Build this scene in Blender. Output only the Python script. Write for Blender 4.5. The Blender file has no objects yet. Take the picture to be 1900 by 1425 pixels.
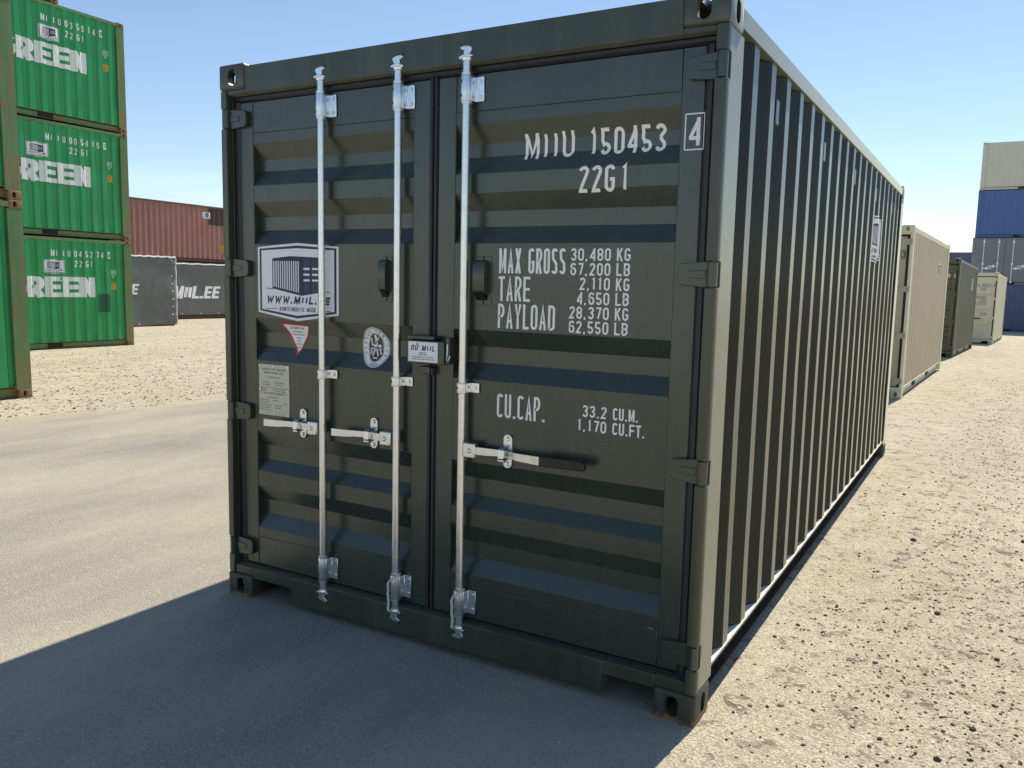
import bpy, bmesh, math, random
from mathutils import Matrix, Vector

# ---------------------------------------------------------------- camera, sky, sun, exposure
sc = bpy.context.scene
col = sc.collection
CAM = Vector((3.2683, -2.8290, 1.5995))
cam_data = bpy.data.cameras.new('camera')
cam = bpy.data.objects.new('camera', cam_data)
col.objects.link(cam)
cam_data.sensor_width = 36.0
cam_data.lens = 29.25
cam_data.clip_start = 0.05
cam_data.clip_end = 3000.0
cam.matrix_world = (Matrix.Translation(CAM) @ Matrix.Rotation(0.5221, 4, 'Z')
                    @ Matrix.Rotation(math.pi / 2 - 0.1203, 4, 'X') @ Matrix.Rotation(0.0222, 4, 'Z'))
sc.camera = cam

SUN_EL = math.radians(53.5)
SUN_AZ = math.radians(4.65)            # from +Y towards +X
world = bpy.data.worlds.new('World')
sc.world = world
world.use_nodes = True
wn, wl = world.node_tree.nodes, world.node_tree.links
wn.clear()
w_out = wn.new('ShaderNodeOutputWorld')
w_bg = wn.new('ShaderNodeBackground')
w_sky = wn.new('ShaderNodeTexSky')
w_sky.sky_type = 'NISHITA'
w_sky.sun_disc = False
w_sky.sun_elevation = SUN_EL
w_sky.sun_rotation = SUN_AZ
w_sky.altitude = 20.0
w_sky.air_density = 1.0
w_sky.dust_density = 0.1
w_sky.ozone_density = 1.6
w_bg.inputs['Strength'].default_value = 0.104
# thin bands of white cloud low above the horizon
w_tc = wn.new('ShaderNodeTexCoord')
w_map = wn.new('ShaderNodeMapping')
w_map.inputs['Scale'].default_value = (1.6, 1.6, 14.0)
w_noise = wn.new('ShaderNodeTexNoise')
w_noise.inputs['Scale'].default_value = 1.7
w_noise.inputs['Detail'].default_value = 6.0
w_ramp = wn.new('ShaderNodeValToRGB')
w_ramp.color_ramp.elements[0].position = 0.42
w_ramp.color_ramp.elements[1].position = 0.62
w_sep = wn.new('ShaderNodeSeparateXYZ')
w_low = wn.new('ShaderNodeMapRange')
w_low.inputs['From Min'].default_value = 0.12
w_low.inputs['From Max'].default_value = 0.03
w_low.inputs['To Min'].default_value = 0.0
w_low.inputs['To Max'].default_value = 0.75
w_mul = wn.new('ShaderNodeMath'); w_mul.operation = 'MULTIPLY'
w_mix = wn.new('ShaderNodeMix'); w_mix.data_type = 'RGBA'
w_mix.inputs[7].default_value = (8.6, 9.2, 9.6, 1)
wl.new(w_tc.outputs['Generated'], w_map.inputs['Vector'])
wl.new(w_map.outputs['Vector'], w_noise.inputs['Vector'])
wl.new(w_noise.outputs['Fac'], w_ramp.inputs['Fac'])
wl.new(w_tc.outputs['Generated'], w_sep.inputs['Vector'])
wl.new(w_sep.outputs['Z'], w_low.inputs['Value'])
wl.new(w_ramp.outputs['Color'], w_mul.inputs[0])
wl.new(w_low.outputs['Result'], w_mul.inputs[1])
wl.new(w_mul.outputs['Value'], w_mix.inputs[0])
wl.new(w_sky.outputs['Color'], w_mix.inputs[6])
wl.new(w_mix.outputs[2], w_bg.inputs['Color'])
wl.new(w_bg.outputs['Background'], w_out.inputs['Surface'])

sun_data = bpy.data.lights.new('sun', 'SUN')
sun_data.energy = 4.4
sun_data.angle = math.radians(0.53)
sun_data.color = (1.0, 0.92, 0.79)
sun = bpy.data.objects.new('sun', sun_data)
col.objects.link(sun)
to_sun = Vector((math.sin(SUN_AZ) * math.cos(SUN_EL), math.cos(SUN_AZ) * math.cos(SUN_EL), math.sin(SUN_EL)))
sun.location = to_sun * 60
sun.rotation_euler = to_sun.to_track_quat('Z', 'Y').to_euler()

sc.view_settings.view_transform = 'Standard'
sc.view_settings.look = 'None'
sc.view_settings.gamma = 1.0
sc.view_settings.exposure = 0.45
sc.render.engine = 'CYCLES'
sc.render.resolution_x = 1024
sc.render.resolution_y = 768

rnd = random.Random(7)
W, H, L20, L40 = 2.438, 2.591, 6.058, 12.192

# ---------------------------------------------------------------- materials
MATS = {}

def new_mat(name):
    m = bpy.data.materials.new(name)
    m.use_nodes = True
    MATS[name] = m
    nt = m.node_tree
    return m, nt.nodes, nt.links, nt.nodes['Principled BSDF']

def noise(n, l, scale, detail=4.0, rough=0.55, coord=None, vec_scale=None):
    t = n.new('ShaderNodeTexNoise')
    t.inputs['Scale'].default_value = scale
    t.inputs['Detail'].default_value = detail
    t.inputs['Roughness'].default_value = rough
    if coord is not None:
        if vec_scale:
            mp = n.new('ShaderNodeMapping')
            mp.inputs['Scale'].default_value = vec_scale
            l.new(coord, mp.inputs['Vector'])
            coord = mp.outputs['Vector']
        l.new(coord, t.inputs['Vector'])
    return t.outputs['Fac']

def ramp(n, l, fac, a, b, ca=(0, 0, 0, 1), cb=(1, 1, 1, 1)):
    r = n.new('ShaderNodeValToRGB')
    r.color_ramp.elements[0].position = a
    r.color_ramp.elements[1].position = b
    r.color_ramp.elements[0].color = ca
    r.color_ramp.elements[1].color = cb
    l.new(fac, r.inputs['Fac'])
    return r.outputs['Color']

def mixc(n, l, fac, a, b, mode='MIX'):
    m = n.new('ShaderNodeMix')
    m.data_type = 'RGBA'
    m.blend_type = mode
    for sock, val in ((m.inputs[0], fac), (m.inputs[6], a), (m.inputs[7], b)):
        if isinstance(val, (int, float)):
            sock.default_value = val
        elif isinstance(val, (tuple, list)):
            sock.default_value = (*val, 1) if len(val) == 3 else val
        else:
            l.new(val, sock)
    return m.outputs[2]

def mathn(n, l, op, a, b=0.0):
    m = n.new('ShaderNodeMath')
    m.operation = op
    for sock, val in ((m.inputs[0], a), (m.inputs[1], b)):
        if isinstance(val, (int, float)):
            sock.default_value = val
        else:
            l.new(val, sock)
    return m.outputs[0]

def bump(n, l, bsdf, height, strength, dist, prev=None):
    b = n.new('ShaderNodeBump')
    b.inputs['Strength'].default_value = strength
    b.inputs['Distance'].default_value = dist
    l.new(height, b.inputs['Height'])
    if prev is not None:
        l.new(prev, b.inputs['Normal'])
    l.new(b.outputs['Normal'], bsdf.inputs['Normal'])
    return b.outputs['Normal']

def paint(name, c, rough=0.35, fade=0.12, rust=0.0, dust=0.1, wave=0.0, spec=0.5, rustlow=0.0, sheen=0.0, chips=0.0):
    m, n, l, b = new_mat(name)
    b.inputs['Sheen Weight'].default_value = sheen
    b.inputs['Sheen Roughness'].default_value = 0.35
    b.inputs['Sheen Tint'].default_value = (0.94, 1.0, 0.80, 1)
    tc = n.new('ShaderNodeTexCoord')
    co = tc.outputs['Object']
    big = noise(n, l, 1.3, 5, 0.6, co)
    fine = noise(n, l, 26, 5, 0.65, co)
    streak = noise(n, l, 9, 4, 0.6, co, (1, 1, 0.07))
    base = mixc(n, l, ramp(n, l, big, 0.3, 0.7), c, tuple(min(1, x * (1 + fade) + 0.01 * fade) for x in c))
    dfac = mathn(n, l, 'MULTIPLY', ramp(n, l, streak, 0.45, 0.8), dust)
    base = mixc(n, l, dfac, base, (0.36, 0.33, 0.26))
    rbase = rough
    if rust > 0:
        rs = noise(n, l, 14, 6, 0.7, co, (1, 1, 0.16))
        r1 = mathn(n, l, 'ADD', mathn(n, l, 'MULTIPLY', noise(n, l, 1.1, 3, 0.6, co), 0.45), mathn(n, l, 'MULTIPLY', rs, 0.55))
        rf = ramp(n, l, r1, 0.58 - 0.16 * rust, 0.70 - 0.16 * rust)
        rc = mixc(n, l, fine, (0.20, 0.075, 0.028), (0.36, 0.20, 0.10))
        base = mixc(n, l, rf, base, rc)
        rr = n.new('ShaderNodeMapRange')
        rr.inputs['To Min'].default_value = rough
        rr.inputs['To Max'].default_value = 0.85
        l.new(rf, rr.inputs['Value'])
        l.new(rr.outputs['Result'], b.inputs['Roughness'])
    else:
        rr = n.new('ShaderNodeMapRange')
        rr.inputs['To Min'].default_value = rough * 0.85
        rr.inputs['To Max'].default_value = min(1, rough * 1.25)
        l.new(fine, rr.inputs['Value'])
        l.new(rr.outputs['Result'], b.inputs['Roughness'])
    if rustlow > 0:                      # rust stain eaten into the foot of a casting
        sp = n.new('ShaderNodeSeparateXYZ')
        l.new(co, sp.inputs['Vector'])
        mr = n.new('ShaderNodeMapRange')
        mr.inputs['From Min'].default_value = 0.0
        mr.clamp = True
        mr.inputs['From Max'].default_value = rustlow
        mr.inputs['To Min'].default_value = 0.55
        mr.inputs['To Max'].default_value = 0.0
        l.new(sp.outputs['Z'], mr.inputs['Value'])
        k = ramp(n, l, mathn(n, l, 'ADD', mr.outputs['Result'], mathn(n, l, 'MULTIPLY', fine, 0.75)), 0.70, 0.86)
        base = mixc(n, l, k, base, (0.30, 0.15, 0.055))
    if chips > 0:                        # sparse small scuffs through the paint
        cm = mathn(n, l, 'MULTIPLY', ramp(n, l, noise(n, l, 38, 3, 0.6, co, (1, 1, .6)), 0.735, 0.76), ramp(n, l, noise(n, l, 2.1, 3, 0.6, co), 0.52, 0.66))
        base = mixc(n, l, mathn(n, l, 'MULTIPLY', cm, chips), base, (0.34, 0.33, 0.28))
    l.new(base, b.inputs['Base Color'])
    b.inputs['Specular IOR Level'].default_value = spec
    nrm = bump(n, l, b, noise(n, l, 120, 3, 0.5, co), 0.012, 0.002)
    if wave > 0:
        bump(n, l, b, noise(n, l, 2.6, 2, 0.5, co), wave, 0.02, nrm)
    return m

def plain(name, c, rough=0.5, metal=0.0, var=0.08, scale=30, spec=0.5):
    m, n, l, b = new_mat(name)
    tc = n.new('ShaderNodeTexCoord')
    f = noise(n, l, scale, 4, 0.6, tc.outputs['Object'])
    l.new(mixc(n, l, f, tuple(x * (1 - var) for x in c), tuple(min(1, x * (1 + var)) for x in c)), b.inputs['Base Color'])
    b.inputs['Roughness'].default_value = rough
    b.inputs['Metallic'].default_value = metal
    b.inputs['Specular IOR Level'].default_value = spec
    return m

def galvanised(name, c, rough):
    m, n, l, b = new_mat(name)
    tc = n.new('ShaderNodeTexCoord')
    co = tc.outputs['Object']
    v = n.new('ShaderNodeTexVoronoi')
    v.inputs['Scale'].default_value = 45
    l.new(co, v.inputs['Vector'])
    f = noise(n, l, 22, 5, 0.65, co)
    d = ramp(n, l, noise(n, l, 14, 5, 0.7, co), 0.6, 0.75)
    base = mixc(n, l, v.outputs['Distance'], tuple(x * 1.04 for x in c), tuple(x * 0.93 for x in c))
    base = mixc(n, l, mathn(n, l, 'MULTIPLY', d, 0.35), base, (0.30, 0.24, 0.17))
    l.new(base, b.inputs['Base Color'])
    b.inputs['Metallic'].default_value = 0.95
    rr = n.new('ShaderNodeMapRange')
    rr.inputs['To Min'].default_value = rough - 0.06
    rr.inputs['To Max'].default_value = rough + 0.08
    l.new(f, rr.inputs['Value'])
    l.new(rr.outputs['Result'], b.inputs['Roughness'])
    bump(n, l, b, f, 0.03, 0.002)
    return m

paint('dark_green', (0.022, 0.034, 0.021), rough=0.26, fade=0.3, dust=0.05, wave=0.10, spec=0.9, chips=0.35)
paint('dark_green_side', (0.010, 0.014, 0.011), rough=0.20, fade=0.4, dust=0.03, wave=0.06, spec=0.22, sheen=0.20)  # same paint as the doors; darker base stands in for dimmer reflections
paint('dark_green_frame', (0.028, 0.037, 0.020), rough=0.28, fade=0.4, dust=0.12, wave=0.05, spec=0.7, sheen=0.42, chips=0.5)
paint('rail_shade', (0.060, 0.042, 0.031), rough=0.85, fade=0.3, dust=0.12, spec=0.1)  # dull brown puts the shade under the ledge into the rail colour
paint('dark_green_casting', (0.030, 0.037, 0.024), rough=0.45, fade=0.3, dust=0.2, rustlow=0.055)
paint('ledge_pale', (0.72, 0.68, 0.60), rough=0.8, fade=0.2, dust=0.1)  # near-white colour of the strip along the bottom rail ledge
paint('leaf_green', (0.014, 0.270, 0.070), rough=0.34, fade=0.3, dust=0.05, rust=0.02)
paint('leaf_green_worn', (0.075, 0.18, 0.055), rough=0.55, fade=0.4, dust=0.3, rust=0.55)
paint('leaf_green_rail', (0.06, 0.20, 0.06), rough=0.5, fade=0.4, dust=0.3, rust=0.25)
paint('rusty_casting', (0.16, 0.13, 0.06), rough=0.65, fade=0.4, dust=0.3, rust=0.8)
paint('oxide_brown', (0.30, 0.135, 0.105), rough=0.5, fade=0.25, dust=0.1, rust=0.0)
paint('oxide_brown_rail', (0.12, 0.042, 0.030), rough=0.5, fade=0.25, dust=0.1)
paint('sand_beige', (0.52, 0.44, 0.30), rough=0.42, fade=0.1, dust=0.06)
paint('olive', (0.085, 0.088, 0.048), rough=0.42, fade=0.2, dust=0.1)
paint('cream', (0.70, 0.66, 0.47), rough=0.42, fade=0.1, dust=0.08)
paint('navy_blue', (0.075, 0.095, 0.185), rough=0.5, fade=0.2, dust=0.1)
paint('royal_blue', (0.055, 0.125, 0.33), rough=0.5, fade=0.2, dust=0.08)
paint('slate_grey', (0.185, 0.20, 0.215), rough=0.5, fade=0.15, dust=0.1)
paint('off_white', (0.56, 0.56, 0.48), rough=0.45, fade=0.1, dust=0.1)
plain('rubber', (0.022, 0.021, 0.028), rough=0.42, var=0.25)
plain('black', (0.004, 0.004, 0.004), rough=0.7)
plain('grip_rubber', (0.018, 0.013, 0.010), rough=0.42, var=0.4, scale=60)
plain('white_vinyl', (0.88, 0.88, 0.88), rough=0.42, var=0.03)
plain('white_paint', (0.90, 0.90, 0.88), rough=0.5, var=0.06)
plain('worn_white', (0.80, 0.82, 0.78), rough=0.55, var=0.12, scale=12)
plain('navy_ink', (0.016, 0.020, 0.075), rough=0.45)
plain('black_ink', (0.02, 0.02, 0.022), rough=0.5)
plain('grey_ink', (0.22, 0.22, 0.20), rough=0.5)
plain('red_ink', (0.50, 0.035, 0.028), rough=0.45)
plain('dark_brown_ink', (0.075, 0.055, 0.048), rough=0.5)
plain('yellow_vinyl', (0.66, 0.40, 0.02), rough=0.5, var=0.1)
plain('tin_plate', (0.62, 0.59, 0.47), rough=0.4, metal=0.1, var=0.1, scale=60)
plain('dark_green_patch', (0.012, 0.105, 0.050), rough=0.45)
plain('brown_patch', (0.058, 0.036, 0.024), rough=0.5)
plain('string', (0.62, 0.60, 0.54), rough=0.9, var=0.2, scale=200)
plain('pocket_dark', (0.02, 0.016, 0.013), rough=0.8)
galvanised('zinc', (0.80, 0.82, 0.83), 0.27)
galvanised('zinc_bright', (0.86, 0.89, 0.92), 0.22)

def tarp_mat():
    m, n, l, b = new_mat('black_tarpaulin')
    tc = n.new('ShaderNodeTexCoord')
    f = noise(n, l, 1.5, 4, 0.6, tc.outputs['Object'])
    l.new(mixc(n, l, f, (0.10, 0.105, 0.10), (0.16, 0.165, 0.16)), b.inputs['Base Color'])
    b.inputs['Roughness'].default_value = 0.30
    bump(n, l, b, noise(n, l, 3, 3, 0.5, tc.outputs['Object']), 0.25, 0.05)
tarp_mat()

def sand_mat():
    m, n, l, b = new_mat('sandy_gravel')
    tc = n.new('ShaderNodeTexCoord')
    co = tc.outputs['Object']
    n1 = noise(n, l, 0.35, 5, 0.6, co)
    n2 = noise(n, l, 5, 6, 0.65, co)
    n3 = noise(n, l, 90, 6, 0.75, co)
    track = noise(n, l, 0.9, 5, 0.6, co, (1.6, 0.22, 1))
    v = n.new('ShaderNodeTexVoronoi'); v.inputs['Scale'].default_value = 130
    l.new(co, v.inputs['Vector'])
    v2 = n.new('ShaderNodeTexVoronoi'); v2.inputs['Scale'].default_value = 24
    l.new(co, v2.inputs['Vector'])
    base = mixc(n, l, ramp(n, l, n1, 0.35, 0.68), (0.55, 0.475, 0.34), (0.475, 0.41, 0.29))
    base = mixc(n, l, ramp(n, l, n2, 0.42, 0.75), base, (0.41, 0.345, 0.235))
    base = mixc(n, l, mathn(n, l, 'MULTIPLY', ramp(n, l, track, 0.46, 0.66), 0.5), base, (0.57, 0.50, 0.37))
    bw = n.new('ShaderNodeRGBToBW')
    l.new(v.outputs['Color'], bw.inputs['Color'])
    grains = mixc(n, l, 0.75, base, bw.outputs['Val'], 'SOFT_LIGHT')
    grey = n.new('ShaderNodeHueSaturation')
    grey.inputs['Saturation'].default_value = 0.9
    l.new(grains, grey.inputs['Color'])
    # scattered darker and paler grains
    vc = n.new('ShaderNodeSeparateColor')
    l.new(v2.outputs['Color'], vc.inputs['Color'])
    dark = mathn(n, l, 'MULTIPLY', ramp(n, l, vc.outputs['Red'], 0.80, 0.84), ramp(n, l, v2.outputs['Distance'], 0.26, 0.18))
    dark = mathn(n, l, 'MULTIPLY', dark, ramp(n, l, n2, 0.40, 0.62))
    base = mixc(n, l, mathn(n, l, 'MULTIPLY', dark, 0.75), grey.outputs['Color'], (0.11, 0.095, 0.08))
    l.new(base, b.inputs['Base Color'])
    b.inputs['Roughness'].default_value = 0.95
    b.inputs['Specular IOR Level'].default_value = 0.2
    h = mathn(n, l, 'ADD', mathn(n, l, 'MULTIPLY', n3, 0.6), mathn(n, l, 'MULTIPLY', v.outputs['Distance'], 0.5))
    nrm = bump(n, l, b, h, 0.8, 0.014)
    bump(n, l, b, n2, 0.22, 0.04, nrm)
sand_mat()

def asphalt_mat():
    m, n, l, b = new_mat('dusty_asphalt')
    tc = n.new('ShaderNodeTexCoord')
    co = tc.outputs['Object']
    n1 = noise(n, l, 0.8, 6, 0.62, co, (1.0, 0.35, 1))
    n2 = noise(n, l, 9, 6, 0.7, co)
    n3 = noise(n, l, 160, 3, 0.7, co)
    v = n.new('ShaderNodeTexVoronoi'); v.inputs['Scale'].default_value = 105
    l.new(co, v.inputs['Vector'])
    stone = mixc(n, l, v.outputs['Distance'], (0.33, 0.315, 0.28), (0.14, 0.135, 0.125))
    vs = n.new('ShaderNodeSeparateColor')
    l.new(v.outputs['Color'], vs.inputs['Color'])
    stone = mixc(n, l, ramp(n, l, vs.outputs['Red'], 0.90, 0.96), stone, (0.40, 0.38, 0.34))
    dustf = mathn(n, l, 'ADD', mathn(n, l, 'MULTIPLY', n1, 0.55), mathn(n, l, 'MULTIPLY', n3, 0.5))
    dust = ramp(n, l, dustf, 0.40, 0.62)
    base = mixc(n, l, mathn(n, l, 'MULTIPLY', dust, 0.8), stone, (0.51, 0.465, 0.345))
    pit = ramp(n, l, noise(n, l, 75, 5, 0.75, co), 0.52, 0.66)
    base = mixc(n, l, mathn(n, l, 'MULTIPLY', pit, 0.45), base, (0.19, 0.175, 0.14))
    base = mixc(n, l, mathn(n, l, 'MULTIPLY', ramp(n, l, n2, 0.5, 0.8), 0.3), base, (0.25, 0.235, 0.20))
    # sand blown over both edges of the road
    sp = n.new('ShaderNodeSeparateXYZ')
    l.new(co, sp.inputs['Vector'])
    nd = noise(n, l, 2.2, 6, 0.7, co)
    def drift(d, width, amount):
        e = mathn(n, l, 'ADD', d, mathn(n, l, 'MULTIPLY', nd, width * 1.6))
        k = n.new('ShaderNodeMapRange')
        k.inputs['From Min'].default_value = width * 1.5
        k.inputs['From Max'].default_value = width * 0.6
        k.inputs['To Max'].default_value = amount
        l.new(e, k.inputs['Value'])
        return k.outputs['Result']
    dl_ = mathn(n, l, 'ADD', mathn(n, l, 'SUBTRACT', sp.outputs['X'], mathn(n, l, 'MULTIPLY', sp.outputs['Y'], 0.25)), 6.78)
    dr_ = mathn(n, l, 'SUBTRACT', 2.42, sp.outputs['X'])
    sandc = mixc(n, l, n3, (0.43, 0.37, 0.26), (0.54, 0.47, 0.33))
    base = mixc(n, l, drift(dl_, 0.7, 0.9), base, sandc)
    base = mixc(n, l, drift(dr_, 0.06, 0.85), base, sandc)
    l.new(base, b.inputs['Base Color'])
    b.inputs['Roughness'].default_value = 0.85
    b.inputs['Specular IOR Level'].default_value = 0.15
    h = mathn(n, l, 'ADD', mathn(n, l, 'MULTIPLY', n3, 0.5), mathn(n, l, 'MULTIPLY', v.outputs['Distance'], -0.6))
    bump(n, l, b, h, 0.8, 0.008)
asphalt_mat()
plain('crumb_dark', (0.075, 0.060, 0.048), rough=0.9, var=0.4, scale=8)
plain('stone_tan', (0.30, 0.255, 0.18), rough=0.9, var=0.3, scale=8)
plain('stone_pale', (0.62, 0.57, 0.47), rough=0.85, var=0.15, scale=8)

# ---------------------------------------------------------------- mesh helpers
def finish(me, smooth=38):
    if smooth:
        me.polygons.foreach_set('use_smooth', [True] * len(me.polygons))
        me.set_sharp_from_angle(angle=math.radians(smooth))

def link(name, me, parent=None, bevel=0.0, seg=2):
    o = bpy.data.objects.new(name, me)
    col.objects.link(o)
    if parent is not None:
        o.parent = parent
    if bevel > 0:
        md = o.modifiers.new('edge', 'BEVEL')
        md.width = bevel
        md.segments = seg
        md.limit_method = 'ANGLE'
        md.angle_limit = math.radians(40)
    return o

def tag(o, label=None, cat=None, group=None, kind=None):
    for k, v in (('label', label), ('category', cat), ('group', group), ('kind', kind)):
        if v:
            o[k] = v
    return o

class MB:
    def __init__(s):
        s.v, s.f, s.m = [], [], []
    def add(s, vs, fs, m=0):
        b = len(s.v)
        s.v += [tuple(p) for p in vs]
        for f in fs:
            s.f.append(tuple(i + b for i in f))
            s.m.append(m)
        return s
    def box(s, x0, x1, y0, y1, z0, z1, m=0):
        return s.add([(x0, y0, z0), (x1, y0, z0), (x1, y1, z0), (x0, y1, z0), (x0, y0, z1), (x1, y0, z1), (x1, y1, z1), (x0, y1, z1)],
                     [(0, 3, 2, 1), (4, 5, 6, 7), (0, 1, 5, 4), (1, 2, 6, 5), (2, 3, 7, 6), (3, 0, 4, 7)], m)
    def prism(s, poly, fn, a, b, m=0):          # fn(u, v, t) -> xyz, poly counter-clockwise in (u, v)
        n = len(poly)
        vs = [fn(u, v, a) for u, v in poly] + [fn(u, v, b) for u, v in poly]
        fs = [tuple(range(n))[::-1], tuple(range(n, 2 * n))] + [(i, (i + 1) % n, n + (i + 1) % n, n + i) for i in range(n)]
        return s.add(vs, fs, m)
    def cyl(s, p0, p1, r0, r1=None, n=16, m=0, cap=True):
        r1 = r0 if r1 is None else r1
        p0, p1 = Vector(p0), Vector(p1)
        d = (p1 - p0).normalized()
        a = d.orthogonal().normalized()
        c = d.cross(a)
        vs = []
        for p, r in ((p0, r0), (p1, r1)):
            for i in range(n):
                t = 2 * math.pi * i / n
                vs.append(p + a * (r * math.cos(t)) + c * (r * math.sin(t)))
        fs = [(i, (i + 1) % n, n + (i + 1) % n, n + i) for i in range(n)]
        if cap:
            fs += [tuple(range(n))[::-1], tuple(range(n, 2 * n))]
        return s.add(vs, fs, m)
    def tube(s, pts, r, n=8, m=0):
        pts = [Vector(p) for p in pts]
        vs, fs = [], []
        ref = None
        for i, p in enumerate(pts):
            d = (pts[min(i + 1, len(pts) - 1)] - pts[max(i - 1, 0)]).normalized()
            a = d.orthogonal().normalized() if ref is None else (ref - d * ref.dot(d)).normalized()
            ref = a
            c = d.cross(a)
            for k in range(n):
                t = 2 * math.pi * k / n
                vs.append(p + a * (r * math.cos(t)) + c * (r * math.sin(t)))
        for i in range(len(pts) - 1):
            for k in range(n):
                fs.append((i * n + k, i * n + (k + 1) % n, (i + 1) * n + (k + 1) % n, (i + 1) * n + k))
        fs += [tuple(range(n))[::-1], tuple(range((len(pts) - 1) * n, len(pts) * n))]
        return s.add(vs, fs, m)
    def strip(s, prof, fn, a, b, m=0):           # sheet: profile points swept from a to b
        n = len(prof)
        vs = [fn(p, a) for p in prof] + [fn(p, b) for p in prof]
        return s.add(vs, [(i, i + 1, n + i + 1, n + i) for i in range(n - 1)], m)
    def mesh(s, name, mats, smooth=38, fix=False):
        me = bpy.data.meshes.new(name)
        me.from_pydata(s.v, [], s.f)
        for k in mats:
            me.materials.append(MATS[k])
        me.polygons.foreach_set('material_index', s.m)
        if fix:
            bm = bmesh.new(); bm.from_mesh(me)
            bmesh.ops.recalc_face_normals(bm, faces=bm.faces)
            bm.to_mesh(me); bm.free()
        finish(me, smooth)
        return me
    def build(s, name, mats, parent=None, bevel=0.0, smooth=38, seg=2, fix=False):
        if isinstance(mats, str):
            mats = [mats]
        return link(name, s.mesh(name, mats, smooth, fix), parent, bevel, seg)

# ---------------------------------------------------------------- flat print: stroke lettering and polygons laid on a surface
def arc(cx, cy, rx, ry, a0, a1, n=8):
    return [(cx + rx * math.cos(math.radians(a0 + (a1 - a0) * i / n)), cy + ry * math.sin(math.radians(a0 + (a1 - a0) * i / n))) for i in range(n + 1)]

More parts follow.
